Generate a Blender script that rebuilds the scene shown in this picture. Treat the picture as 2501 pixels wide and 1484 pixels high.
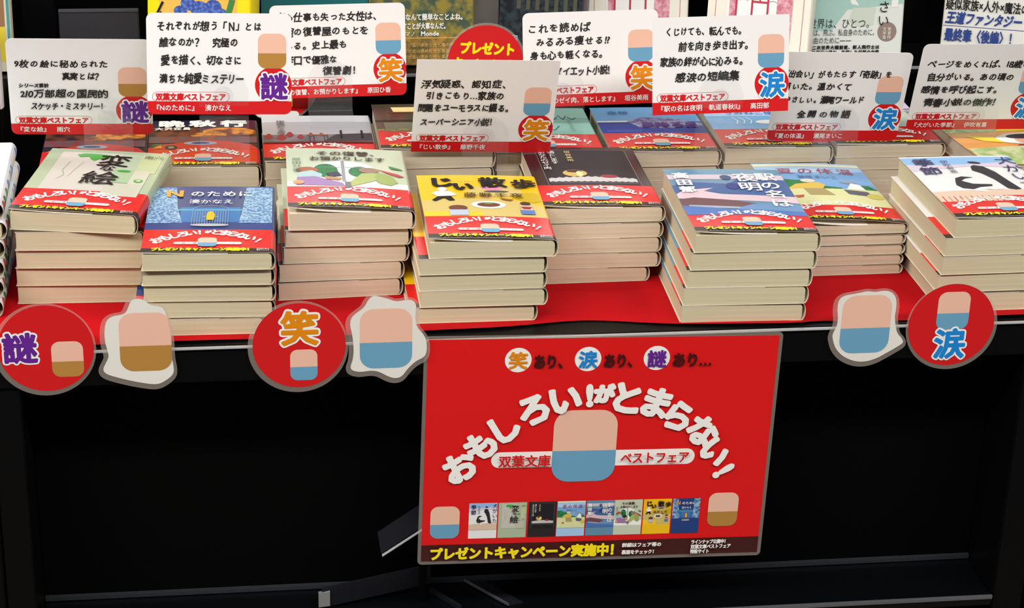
import bpy, bmesh, math, random
from mathutils import Vector, Matrix
from mathutils.geometry import tessellate_polygon

for o in list(bpy.data.objects):
    bpy.data.objects.remove(o)
SC = bpy.context.scene
COL = SC.collection
PI = math.pi

# ------------------------------------------------------------------ camera
cam = bpy.data.cameras.new('camera')
cam.sensor_fit = 'HORIZONTAL'
cam.sensor_width = 36.0
cam.lens = 5124.95 * 36.0 / 2501.0
cam.clip_start = 0.05
camo = bpy.data.objects.new('camera', cam)
COL.objects.link(camo)
CR = Vector((0.99095908, -0.13157846, 0.02621484))
CU = Vector((0.02930434, 0.40294969, 0.91475286))
CF = Vector((0.13092504, 0.90571444, -0.40316248))
m = Matrix.Identity(4)
for i in range(3):
    m[i][0] = CR[i]; m[i][1] = CU[i]; m[i][2] = -CF[i]
m[0][3], m[1][3], m[2][3] = -0.12457, -1.56182, 0.72491
camo.matrix_world = m
SC.camera = camo

# ------------------------------------------------------------------ world, lights, exposure
w = bpy.data.worlds.new('shop_ambient'); SC.world = w
w.use_nodes = True
w.node_tree.nodes['Background'].inputs[0].default_value = (1.0, 0.98, 0.96, 1)
w.node_tree.nodes['Background'].inputs[1].default_value = 0.10
def area(name, loc, sx, sy, power, tgt=None, col=(1, .985, .955)):
    l = bpy.data.lights.new(name, 'AREA'); l.shape = 'RECTANGLE'; l.size = sx; l.size_y = sy
    l.energy = power; l.color = col
    o = bpy.data.objects.new(name, l); COL.objects.link(o); o.location = loc
    if tgt is not None:
        o.rotation_euler = (Vector(tgt) - Vector(loc)).to_track_quat('-Z', 'Y').to_euler()
    return o
# rows of fluorescent ceiling tubes above the aisle and above the display (they hang at ceiling height, facing down)
for tx in (-2.0, -0.6, 0.8, 2.2):
    area('ceiling_tube_light', (tx, -1.30, 1.75), 1.30, 0.30, 38 if tx > -1 else 48)
area('ceiling_tube_light', (0.25, 0.60, 1.75), 2.40, 0.20, 12)
area('ceiling_tube_light', (-1.9, -0.15, 1.75), 0.30, 1.30, 62)
# tubes further into the shop, behind the fixture (they glint on the glossy covers)
area('ceiling_tube_light', (0.22, 3.50, 1.78), 0.12, 2.40, 26)
area('ceiling_tube_light', (0.95, 3.50, 1.78), 0.12, 2.40, 26)
area('ceiling_tube_light', (-0.60, 3.50, 1.78), 0.12, 2.40, 26)
SC.view_settings.view_transform = 'Standard'
SC.view_settings.look = 'None'
SC.view_settings.gamma = 1.0
SC.view_settings.use_curve_mapping = False
SC.view_settings.exposure = -0.28

# ------------------------------------------------------------------ materials
def lin(c):
    c = c / 255.0
    return c / 12.92 if c <= 0.04045 else ((c + 0.055) / 1.055) ** 2.4
MATS = {}
def mat(name, rgb, rough=0.45, spec=0.4, noise=0.0, nscale=60.0, rgb2=None, bump=0.0, bscale=200.0, metal=0.0):
    if name in MATS:
        return MATS[name]
    mt = bpy.data.materials.new(name); mt.use_nodes = True
    nt = mt.node_tree; b = nt.nodes['Principled BSDF']
    col = tuple(lin(v) for v in rgb) + (1,)
    b.inputs['Base Color'].default_value = col
    b.inputs['Roughness'].default_value = rough
    b.inputs['Specular IOR Level'].default_value = spec
    b.inputs['Metallic'].default_value = metal
    tc = None
    if noise > 0 or rgb2 is not None:
        tc = nt.nodes.new('ShaderNodeTexCoord')
        n = nt.nodes.new('ShaderNodeTexNoise'); n.inputs['Scale'].default_value = nscale
        n.inputs['Detail'].default_value = 4
        nt.links.new(tc.outputs['Object'], n.inputs['Vector'])
        r = nt.nodes.new('ShaderNodeValToRGB')
        c2 = tuple(lin(v) for v in rgb2) + (1,) if rgb2 is not None else tuple(max(0, v * (1 - noise)) for v in col[:3]) + (1,)
        r.color_ramp.elements[0].position = 0.4; r.color_ramp.elements[1].position = 0.6
        r.color_ramp.elements[0].color = c2; r.color_ramp.elements[1].color = col
        nt.links.new(n.outputs['Fac'], r.inputs['Fac'])
        nt.links.new(r.outputs['Color'], b.inputs['Base Color'])
    if bump > 0:
        tc = tc or nt.nodes.new('ShaderNodeTexCoord')
        n2 = nt.nodes.new('ShaderNodeTexNoise'); n2.inputs['Scale'].default_value = bscale
        bp = nt.nodes.new('ShaderNodeBump'); bp.inputs['Strength'].default_value = bump; bp.inputs['Distance'].default_value = 0.001
        nt.links.new(tc.outputs['Object'], n2.inputs['Vector'])
        nt.links.new(n2.outputs['Fac'], bp.inputs['Height'])
        nt.links.new(bp.outputs['Normal'], b.inputs['Normal'])
    MATS[name] = mt
    return mt

def page_mat(name, rgb):
    """paper edges: fine horizontal leaf lines from a stretched noise, along the local z"""
    if name in MATS: return MATS[name]
    mt = bpy.data.materials.new(name); mt.use_nodes = True
    nt = mt.node_tree; b = nt.nodes['Principled BSDF']
    b.inputs['Roughness'].default_value = 0.8; b.inputs['Specular IOR Level'].default_value = 0.15
    tc = nt.nodes.new('ShaderNodeTexCoord'); mp = nt.nodes.new('ShaderNodeMapping')
    mp.inputs['Scale'].default_value = (6, 6, 1800)
    n = nt.nodes.new('ShaderNodeTexNoise'); n.inputs['Scale'].default_value = 1.0; n.inputs['Detail'].default_value = 3
    r = nt.nodes.new('ShaderNodeValToRGB')
    c = tuple(lin(v) for v in rgb)
    r.color_ramp.elements[0].position = 0.35; r.color_ramp.elements[1].position = 0.65
    r.color_ramp.elements[0].color = tuple(v * .90 for v in c) + (1,)
    r.color_ramp.elements[1].color = tuple(min(1, v * 1.04) for v in c) + (1,)
    nt.links.new(tc.outputs['Object'], mp.inputs['Vector']); nt.links.new(mp.outputs['Vector'], n.inputs['Vector'])
    nt.links.new(n.outputs['Fac'], r.inputs['Fac']); nt.links.new(r.outputs['Color'], b.inputs['Base Color'])
    MATS[name] = mt
    return mt

def clear_mat(name, tint=(1, 1, 1), diff=0.05, dcol=(.8, .8, .8), rough=0.06, gl=0.06):
    if name in MATS: return MATS[name]
    mt = bpy.data.materials.new(name); mt.use_nodes = True
    nt = mt.node_tree; nt.nodes.remove(nt.nodes['Principled BSDF'])
    out = nt.nodes['Material Output']
    tr = nt.nodes.new('ShaderNodeBsdfTransparent'); tr.inputs[0].default_value = tint + (1,)
    gs = nt.nodes.new('ShaderNodeBsdfGlossy'); gs.inputs['Roughness'].default_value = rough
    df = nt.nodes.new('ShaderNodeBsdfDiffuse'); df.inputs[0].default_value = dcol + (1,)
    m1 = nt.nodes.new('ShaderNodeMixShader'); m1.inputs[0].default_value = diff
    m2 = nt.nodes.new('ShaderNodeMixShader'); m2.inputs[0].default_value = gl
    nt.links.new(tr.outputs[0], m1.inputs[1]); nt.links.new(df.outputs[0], m1.inputs[2])
    nt.links.new(m1.outputs[0], m2.inputs[1]); nt.links.new(gs.outputs[0], m2.inputs[2])
    nt.links.new(m2.outputs[0], out.inputs[0])
    MATS[name] = mt
    return mt

M = mat
BLACKM = M('black_powder_coat', (6, 6, 7), .4, .14, bump=.1, bscale=900)
BLACKD = M('black_board', (3, 3, 3), .7, .06)
FELT = M('red_paper_sheet', (176, 8, 18), .8, .1, noise=.06, nscale=18)
OBI = M('band_red', (214, 26, 24), .32, .45)
INK = M('ink_black', (22, 20, 20), .5, .3)
STRIPE = M('band_black_brown', (38, 22, 18), .35, .4)
WHITE = M('print_white', (240, 238, 232), .5, .3)
YEL = M('print_yellow', (250, 226, 20), .45, .3)
PEN = M('marker_pen', (40, 36, 36), .6, .2)
CARDW = M('card_white', (236, 234, 231), .5, .3)
CARDR = M('card_red', (205, 22, 26), .45, .35)
VIO = M('print_violet', (98, 34, 140), .45, .3)
ORA = M('print_orange', (222, 134, 12), .45, .3)
CYB = M('print_blue', (24, 130, 205), .45, .3)
PEACH = M('print_peach', (232, 184, 160), .5, .3)
DENIM = M('print_denim', (104, 158, 188), .5, .3)
COAT = M('print_tan', (176, 128, 60), .5, .3)
CREAM = page_mat('paper_cream', (204, 193, 160))
CREAM2 = page_mat('paper_warm_white', (212, 197, 170))
CREAM3 = page_mat('paper_grey_cream', (196, 182, 158))
FLAPM = M('jacket_inner_white', (216, 205, 180), .5, .25)
LAM = clear_mat('laminate_film', diff=.16, dcol=(.62, .52, .45), rough=.2, gl=.035)  # brownish diffuse share paints reflections into the colourless film
ACR = clear_mat('clear_acrylic', diff=.02, dcol=(.9, .9, .9), rough=.04, gl=.03)

# ------------------------------------------------------------------ object helpers
def link(name, me, parent=None, matx=None):
    o = bpy.data.objects.new(name, me)
    COL.objects.link(o)
    if parent is not None: o.parent = parent
    if matx is not None: o.matrix_local = matx
    return o
def empty(name, loc=(0, 0, 0), rotz=0.0, matx=None):
    o = bpy.data.objects.new(name, None); COL.objects.link(o)
    o.empty_display_size = .02
    if matx is not None: o.matrix_world = matx
    else:
        o.location = loc; o.rotation_euler = (0, 0, rotz)
    return o
def tag(o, label, cat, group=None):
    o['label'] = label; o['category'] = cat
    if group: o['group'] = group
    return o
def struct(o, label=None):
    o['kind'] = 'structure'
    if label: o['label'] = label
    return o
def mesh(name, verts, faces, mats, fm=None, smooth=False):
    me = bpy.data.meshes.new(name)
    me.from_pydata([tuple(v) for v in verts], [], faces)
    for x in mats: me.materials.append(x)
    if fm: me.polygons.foreach_set('material_index', fm)
    if smooth: me.polygons.foreach_set('use_smooth', [True] * len(me.polygons))
    me.update()
    return me
def fixnormals(me):
    bm = bmesh.new(); bm.from_mesh(me); bmesh.ops.recalc_face_normals(bm, faces=bm.faces); bm.to_mesh(me); bm.free(); me.update()
    return me
def box_mesh(name, x0, x1, y0, y1, z0, z1, mt, bev=0.0):
    bm = bmesh.new()
    bmesh.ops.create_cube(bm, size=1.0)
    bmesh.ops.scale(bm, vec=(x1 - x0, y1 - y0, z1 - z0), verts=bm.verts)
    bmesh.ops.translate(bm, vec=((x0 + x1) / 2, (y0 + y1) / 2, (z0 + z1) / 2), verts=bm.verts)
    if bev > 0: bmesh.ops.bevel(bm, geom=bm.edges[:], offset=bev, segments=2, affect='EDGES')
    me = bpy.data.meshes.new(name); bm.to_mesh(me); bm.free(); me.materials.append(mt)
    return me
def prism(name, pts, y0, y1, mt, axes='xz'):
    """outline pts in a plane extruded between y0 and y1 (axes xz: pts are x,z)"""
    n = len(pts); vs = []
    for yy in (y0, y1):
        for p in pts:
            vs.append((p[0], yy, p[1]) if axes == 'xz' else (p[0], p[1], yy))
    tri = tessellate_polygon([[Vector((p[0], p[1], 0)) for p in pts]])
    fs = [tuple(t) for t in tri] + [tuple(n + i for i in reversed(t)) for t in tri]
    for i in range(n):
        j = (i + 1) % n
        fs.append((i, j, n + j, n + i))
    return fixnormals(mesh(name, vs, fs, [mt]))

# ------------------------------------------------------------------ lettering
GL = {}
_fc = bpy.data.curves.new('glyph', 'FONT'); _fc.resolution_u = 2
_fo = bpy.data.objects.new('glyph', _fc); COL.objects.link(_fo)
def glyph(ch):
    if ch in GL: return GL[ch]
    _fc.body = ch
    dg = bpy.context.evaluated_depsgraph_get(); dg.update()
    me = bpy.data.meshes.new_from_object(_fo.evaluated_get(dg))
    vs = [(v.co.x, v.co.y) for v in me.vertices]
    fs = [tuple(p.vertices) for p in me.polygons]
    cnt = {}
    for f in fs:
        for i in range(len(f)):
            e = (f[i], f[(i + 1) % len(f)]); k = (min(e), max(e)); cnt[k] = cnt.get(k, 0) + 1
    be = [k for k, c in cnt.items() if c == 1]
    bpy.data.meshes.remove(me)
    wdt = (max(v[0] for v in vs) - min(v[0] for v in vs)) if vs else .3
    adv = 1.0 if ord(ch) > 0x2e80 else (wdt + .12)
    x0 = min(v[0] for v in vs) if vs else 0
    GL[ch] = (vs, fs, be, adv, x0, wdt)
    return GL[ch]

RND = random.Random(7)
class Sheet:
    """flat print in 2D (metres, x right, y up); each call lies one layer higher"""
    def __init__(self, dz=2e-5, z0=4e-5):
        self.v = []; self.f = []; self.m = []; self.mats = []; self.z = z0; self.dz = dz
    def mi(self, mt):
        if mt not in self.mats: self.mats.append(mt)
        return self.mats.index(mt)
    def up(self): self.z += self.dz
    def raw(self, pts, faces, mt):
        b = len(self.v); k = self.mi(mt)
        self.v += [(p[0], p[1], self.z) for p in pts]
        for f in faces: self.f.append(tuple(b + i for i in f)); self.m.append(k)
    def poly(self, pts, mt):
        self.up()
        tri = tessellate_polygon([[Vector((p[0], p[1], 0)) for p in pts]])
        fs = []
        for a, b, c in tri:
            ar = (pts[b][0]-pts[a][0])*(pts[c][1]-pts[a][1])-(pts[c][0]-pts[a][0])*(pts[b][1]-pts[a][1])
            fs.append((a, b, c) if ar > 0 else (a, c, b))
        self.raw(pts, fs, mt)
    def rect(self, x0, y0, x1, y1, mt): self.poly([(x0, y0), (x1, y0), (x1, y1), (x0, y1)], mt)
    def ell(self, cx, cy, rx, ry, mt, n=32, rot=0):
        c, s = math.cos(rot), math.sin(rot)
        self.poly([(cx + c*rx*math.cos(2*PI*i/n) - s*ry*math.sin(2*PI*i/n), cy + s*rx*math.cos(2*PI*i/n) + c*ry*math.sin(2*PI*i/n)) for i in range(n)], mt)
    def rrect(self, x0, y0, x1, y1, r, mt, n=6): self.poly(rr(x0, y0, x1, y1, r, n), mt)
    def line(self, pts, wd, mt):
        self.up()
        for (a, b) in zip(pts, pts[1:]): self._seg(a, b, wd / 2, mt)
    def _seg(self, a, b, h, mt):
        dx, dy = b[0]-a[0], b[1]-a[1]; L = math.hypot(dx, dy)
        if L < 1e-9: return
        nx, ny = -dy / L * h, dx / L * h
        self.raw([(a[0]-nx, a[1]-ny), (b[0]-nx, b[1]-ny), (b[0]+nx, b[1]+ny), (a[0]+nx, a[1]+ny)], [(0, 1, 2, 3)], mt)
    def char(self, ch, cx, cy, size, mt, bold=0.0, rot=0.0, sx=1.0, sy=1.0, shear=0.0):
        """one glyph centred on cx, cy; size = em; bold = stroke added round the outline"""
        if ch in ' \u3000': return
        vs, fs, be, adv, x0, wd = glyph(ch)
        ox = .5 if adv == 1.0 else x0 + wd / 2
        c, s = math.cos(rot), math.sin(rot)
        P = []
        for x, y in vs:
            a = (x - ox) * size * sx; b = (y - .38) * size * sy; a += shear * b
            P.append((cx + c*a - s*b, cy + s*a + c*b))
        self.raw(P, fs, mt)
        if bold > 0:
            zz = self.z
            for i, j in be:
                self.z -= 1.2e-6                    # each outline stroke lies a hair lower, so no two faces share a plane
                a, b = P[i], P[j]
                t0 = math.atan2(b[1]-a[1], b[0]-a[0])
                pts = [(b[0] + bold*math.cos(t0 + k*PI/4), b[1] + bold*math.sin(t0 + k*PI/4)) for k in (-2, -1, 0, 1, 2)]
                pts += [(a[0] + bold*math.cos(t0 + k*PI/4), a[1] + bold*math.sin(t0 + k*PI/4)) for k in (2, 3, 4, 5, 6)]
                self.raw(pts, [tuple(range(10))], mt)
            self.z = zz
    def text(self, s, x, y, size, mt, width=None, bold=0.0, jit=0.0, vertical=False, sy=1.0, slope=0.0, shear=0.0):
        """y = baseline (top for vertical); width fits the line"""
        self.up()
        if bold: self.z += 1.6e-4
        if vertical:
            step = (width / len(s)) if width else size
            for i, ch in enumerate(s):
                self.char(ch, x, y - step * (i + .5), size, mt, bold, sy=sy)
            return
        advs = [(.5 if ch in ' ' else (1.0 if ch == '\u3000' else glyph(ch)[3])) for ch in s]
        tot = sum(advs); k = (width / tot) if width else size
        cx = x
        for ch, a in zip(s, advs):
            px = cx + a * k / 2; cx += a * k
            sxx = min(1.0, k / size) if jit == 0 else min(1.08, k / size)
            if jit:
                small = ch in 'のとはにがをもたくなれるさしめてっいうこきみすせけじでだでぞちらり'
                sc = (RND.uniform(.84, .98) if small else RND.uniform(.95, 1.1))
                self.char(ch, px + RND.uniform(-.05, .05) * size * jit, y + (.38 + RND.uniform(-.05, .05) * jit) * size + slope * (px - x), size * sc, mt, bold,
                          rot=math.radians(RND.uniform(-4.5, 5.5)) * jit, sx=sxx * RND.uniform(.94, 1.04), sy=RND.uniform(.92, 1.05), shear=RND.uniform(.02, .16))
            else:
                self.char(ch, px, y + .38 * size * sy, size, mt, bold, sx=sxx, sy=sy, shear=shear)
    def add(self, other, ox, oy, sc):
        b = len(self.v)
        zr = [v[2] for v in other.v]
        base = self.z + self.dz; z0 = min(zr)
        self.v += [(ox + v[0]*sc, oy + v[1]*sc, base + (v[2] - z0) * .6) for v in other.v]
        idx = [self.mi(x) for x in other.mats]
        for f, mm in zip(other.f, other.m): self.f.append(tuple(b + i for i in f)); self.m.append(idx[mm])
        self.z = base + (max(zr) - z0) * .6
    def clip(self, x0, y0, x1, y1):
        """cut everything to a rectangle"""
        bm = bmesh.new(); vv = [bm.verts.new(v) for v in self.v]
        for f, mm in zip(self.f, self.m):
            try:
                q = bm.faces.new([vv[i] for i in f]); q.material_index = mm
            except ValueError: pass
        for co, no in (((x0, 0, 0), (-1, 0, 0)), ((x1, 0, 0), (1, 0, 0)), ((0, y0, 0), (0, -1, 0)), ((0, y1, 0), (0, 1, 0))):
            bmesh.ops.bisect_plane(bm, geom=bm.verts[:] + bm.edges[:] + bm.faces[:], plane_co=co, plane_no=no, clear_outer=True)
        bm.verts.index_update()
        self.v = [tuple(v.co) for v in bm.verts]; self.f = [tuple(v.index for v in f.verts) for f in bm.faces]; self.m = [f.material_index for f in bm.faces]
        bm.free()
        return self
    def mesh(self, name, fn=None, sub=None):
        if fn is None:
            return mesh(name, self.v, self.f, self.mats, self.m)
        me = mesh(name, self.v, self.f, self.mats, self.m)
        bm = bmesh.new(); bm.from_mesh(me)
        for _ in range(6):
            lg = [e for e in bm.edges if e.calc_length() > (sub or .006)]
            if not lg: break
            bmesh.ops.subdivide_edges(bm, edges=lg, cuts=1)
            bmesh.ops.triangulate(bm, faces=[f for f in bm.faces if len(f.verts) > 4])
        for v in bm.verts: v.co = fn(v.co)
        bm.to_mesh(me); bm.free(); me.update()
        return me
def rr(x0, y0, x1, y1, r, n=6):
    p = []
    for cx, cy, a in ((x1-r, y0+r, -90), (x1-r, y1-r, 0), (x0+r, y1-r, 90), (x0+r, y0+r, 180)):
        for i in range(n + 1):
            t = math.radians(a + 90 * i / n); p.append((cx + r*math.cos(t), cy + r*math.sin(t)))
    return p
def arcpts(cx, cy, rx, ry, a0, a1, n=16):
    return [(cx + rx*math.cos(math.radians(a0 + (a1-a0)*i/n)), cy + ry*math.sin(math.radians(a0 + (a1-a0)*i/n))) for i in range(n + 1)]
def tone(rgb, **k): return M('print_%d_%d_%d' % rgb, rgb, .42, .4, **k)

def patch(S, cx, cy, h, low, top=PEACH):
    """plain two-tone colour patch where the photograph prints a picture that is left out"""
    r = .2*h; x0, x1, y0, y1 = cx - .37*h, cx + .37*h, cy - .46*h, cy + .46*h; ym = cy - .06*h
    out = rr(x0, y0, x1, y1, r)
    S.poly([p for p in out if p[1] > ym] + [(x0, ym), (x1, ym)], top)
    lo = [p for p in out if p[1] < ym]
    S.poly([p for p in lo if p[0] > cx] + [(x1, ym), (x0, ym)] + [p for p in lo if p[0] <= cx], low)
def outlined(S, ch, cx, cy, size, mt, bold, rim, rimmat=WHITE, rot=0):
    S.z += 2e-4; S.char(ch, cx, cy, size, rimmat, bold + rim, rot)
    S.z += 2e-4; S.char(ch, cx, cy, size, mt, bold, rot)

# ------------------------------------------------------------------ the band print (same on every fair book)
def band_print():
    S = Sheet(dz=5e-5, z0=2.2e-4)
    Wb = .105
    chars = 'おもしろい！がとまらない！'
    n = len(chars)
    for i, ch in enumerate(chars):
        t = i / (n - 1); a = (t - .5)
        x = .0525 + a * .083; y = .0245 + .0180 * (1 - (2 * a) ** 2)
        sz = .0122 if ch not in 'が' else .006
        S.z += 3e-5
        S.char('!' if ch == '！' else ch, x, y, sz, WHITE, .0005, rot=-a * 1.1, sx=.9)
    S.rrect(.0255, .0150, .0805, .0200, .0025, WHITE)
    S.text('双葉文庫', .027, .0157, .0042, CARDR, width=.0175)
    S.text('ベストフェア', .0600, .0157, .0042, CARDR, width=.0185)
    patch(S, .0525, .0195, .021, DENIM)
    S.text('プレゼントキャンペーン実施中！', .008, .0012, .0066, YEL, width=.082, bold=.00045)
    S.text('詳細は帯の', .0925, .0042, .0026, WHITE, width=.0105)
    S.text('裏をチェック', .0925, .0012, .0026, WHITE, width=.0105)
    return S
BAND = band_print()

# ------------------------------------------------------------------ books
def book_meshes(key, Wd, D, t, cover, A=0.0, band=True, bh=.049, pages=CREAM, p=2.2, spine=.0034):
    def lift(x, y):
        x = max(0, min(1, x / Wd)); return A * (1 - x ** p) * (1 - .35 * max(0, min(1, y / D)))
    nx = 20 if A > 0 else 1
    def shell(name, e, y0, y1, ny, mt, th=.00025):
        eb = min(e, .0001)
        path = []
        for i in range(nx + 1):
            x = (Wd - .001) * i / nx; path.append((x, 'T'))
        loops = []
        for j in range(ny + 1):
            y = y0 + (y1 - y0) * j / ny
            out, inn = [], []
            for x, _ in path:
                zz = t + lift(x, y)
                out.append((x, y, zz + e)); inn.append((x, y, zz + e - th))
            for k in range(1, 8):
                a = PI / 2 - PI * k / 8
                cx, cz = Wd - .001, t / 2
                out.append((cx + (spine + e) * math.cos(a), y, cz + (t/2 + (e if a > 0 else eb)) * math.sin(a)))
                inn.append((cx + (spine + e - th) * math.cos(a), y, cz + (t/2 - th + (e if a > 0 else eb)) * math.sin(a)))
            out += [(Wd - .001, y, -eb), (0, y, -eb)]; inn += [(Wd - .001, y, th - eb), (0, y, th - eb)]
            loops.append(out + inn[::-1])
        n = len(loops[0]); vs = [v for l in loops for v in l]; fs = []; fm = []
        h = n // 2
        for j in range(ny):
            for i in range(n):
                k = (i + 1) % n
                fs.append((j*n + i, j*n + k, (j+1)*n + k, (j+1)*n + i)); fm.append(0 if i < h - 1 else 1)
        for i in range(h - 1):
            fs.append((i, n-1-i, n-2-i, i+1)); q = ny * n
            fs.append((q+i, q+i+1, q+n-2-i, q+n-1-i)); fm += [1, 1]
        return fixnormals(mesh(name, vs, fs, [mt, FLAPM], fm))
    R = {}
    R['cover'] = shell('cover', 0, 0, D, 20 if A > 0 else 1, cover)
    rb = min(.0034, t * .3); xe = Wd - .0004
    prof = [(.0010, .0003), (xe - rb, .0003)] + arcpts(xe - rb, .0003 + rb, rb, rb, -75, 0, 5) + arcpts(xe - rb, t - .0008 - rb, rb, rb, 0, 75, 5) + [(xe - rb, t - .0008), (.0010, t - .0008)]
    R['page_block'] = prism('page_block', prof, .0003, D - .001, pages)
    # jacket flap folded in under the front cover
    nf = 10; fx = .66 * Wd; vs = []; fs = []
    for j in range(5):
        y = .0001 + (D - .001) * j / 4
        for i in range(nf + 1):
            x = .0004 + fx * i / nf
            z = t - .00075 + (lift(0, y)) * (1 - i / nf) ** 2.0
            vs += [(x, y, z), (x, y, z + .0004)]
    n2 = 2 * (nf + 1)
    for j in range(4):
        for i in range(nf):
            a = j*n2 + 2*i; b = a + 2; c = a + n2; d = c + 2
            fs += [(a, b, d, c), (a+1, c+1, d+1, b+1)]
    for j in (0, 4):
        for i in range(nf):
            a = j*n2 + 2*i; fs.append((a, a+1, a+3, a+2))
    R['jacket_flap'] = mesh('jacket_flap', vs, fs, [M('jacket_flap_white', (244, 240, 230), .4, .35)])
    if band:
        R['paper_band'] = shell('paper_band', .00025, .0085, bh, 8 if A > 0 else 1, OBI)
        R['band_stripe'] = shell('band_stripe', .00025, -.0002, .0085, 2 if A > 0 else 1, STRIPE)
    R['lift'] = lambda v: Vector((v[0], v[1], t + lift(v[0], v[1]) + v[2]))
    R['dims'] = (Wd, D, t, A)
    return R
def make_book(R, name, label, group, matx, art=None, title=None, bandprint=False, cat='book'):
    root = empty(name, matx=matx)
    tag(root, label, cat, group)
    parts = {}
    for k in ('cover', 'page_block', 'jacket_flap', 'paper_band'):
        if k in R: parts[k] = link(k, R[k], root)
    if 'band_stripe' in R: link('band_stripe', R['band_stripe'], parts['paper_band'])
    if art is not None:
        if 'art_me' not in R: R['art_me'] = art.mesh('cover_art', R['lift'])
        link('cover_art', R['art_me'], parts['cover'])
    if title is not None:
        if 'title_me' not in R: R['title_me'] = title.mesh('lettering', R['lift'])
        link('lettering', R['title_me'], parts['cover'])
    if bandprint and 'paper_band' in parts:
        if 'band_me' not in R:
            s = R['dims'][0] / .105
            R['band_me'] = BAND.mesh('lettering', lambda v: R['lift'](Vector((v[0]*s, v[1], v[2] + .0003))))
        link('lettering', R['band_me'], parts['paper_band'])
    return root
def pose(x, y, z, ang): return Matrix.Translation((x/1000, y/1000, z/1000)) @ Matrix.Rotation(math.radians(ang), 4, 'Z')
ORD = ['top', 'second', 'third', 'fourth', 'fifth', 'sixth', 'seventh']

# ---- cover art (x 0..105, y 0..148 in mm, y up on the page) -> art sheet, lettering sheet
K = .001
def sh(): return Sheet(dz=5e-5, z0=1e-4), Sheet(dz=5e-5, z0=9e-4)
def mmp(pts): return [(a*K, b*K) for a, b in pts]
def art_green():
    S, T = sh()
    S.rect(12*K, 40*K, 66*K, 143*K, tone((196, 190, 180)))
    S.rect(66*K, 98*K, 90*K, 143*K, tone((172, 186, 160)))
    S.rect(84*K, 98*K, 102*K, 143*K, tone((186, 194, 150)))
    S.rect(66*K, 72*K, 84*K, 104*K, tone((160, 182, 146)))
    S.rect(84*K, 70*K, 98*K, 104*K, tone((194, 192, 172)))
    S.rect(66*K, 40*K, 98*K, 70*K, tone((188, 186, 168)))
    S.poly(mmp([(26, 136), (32, 140), (44, 140), (56, 138), (60, 133), (50, 130), (44, 122), (40, 126), (38, 132), (30, 130)]), tone((70, 158, 62)))
    S.ell(75*K, 100*K, 6*K, 2.6*K, tone((62, 146, 58)))
    S.ell(92*K, 78*K, 4*K, 4.5*K, tone((96, 160, 80))); S.ell(92*K, 79*K, 2*K, 2.2*K, tone((194, 192, 172)))
    S.line(mmp([(24, 118), (22, 96), (26, 84), (22, 74)]), .0005, tone((150, 168, 140)))
    S.line(mmp([(36, 118), (32, 96), (30, 80)]), .0004, tone((164, 170, 150)))
    T.text('変', 47*K, 112*K, .0300, INK, bold=.0003); T.text('な', 52*K, 98*K, .0155, INK, bold=.0003); T.text('絵', 42*K, 66*K, .0330, INK, bold=.0003)
    T.text('雨穴', 86*K, 132*K, .0085, M('ink_green_black', (50, 62, 44)))
    return S, T
def art_cage():
    S, T = sh()
    cur = M('curtain_print', (150, 186, 206), .4, .4, rgb2=(58, 100, 158), nscale=420)
    S.rect(0, 40*K, 105*K, 66*K, tone((34, 62, 124)))
    S.rect(28*K, 66*K, 78*K, 100*K, tone((44, 108, 168)))
    S.rect(0, 92*K, 105*K, 96*K, tone((76, 150, 186)))
    S.poly(mmp([(0, 64), (30, 64), (25, 100), (22, 148), (0, 148)]), cur)
    S.poly(mmp([(105, 64), (77, 64), (80, 100), (82, 148), (105, 148)]), cur)
    cg = tone((150, 158, 168))
    for i in range(15):
        x = 38 + 30 * i / 14; S.line(mmp([(x, 58), (x, 93)]), .00035, cg)
    S.line(mmp(arcpts(53, 93, 15, 9, 0, 180)), .0005, cg)
    S.ell(53*K, 57*K, 16*K, 3*K, tone((170, 176, 182)))
    S.line(mmp([(47, 76), (60, 76)]), .0007, tone((200, 196, 150)))
    S.poly(mmp([(50, 68), (56, 68), (57, 80), (55, 87), (52, 88), (50, 82)]), tone((242, 176, 40)))
    T.text('N', 14*K, 124*K, .0200, M('title_gold', (226, 150, 46)), bold=.0008)
    T.text('のために', 34*K, 125*K, .0130, WHITE, width=.054, bold=.0002)
    T.text('湊かなえ', 34*K, 107*K, .0105, WHITE, width=.038)
    return S, T
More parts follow.
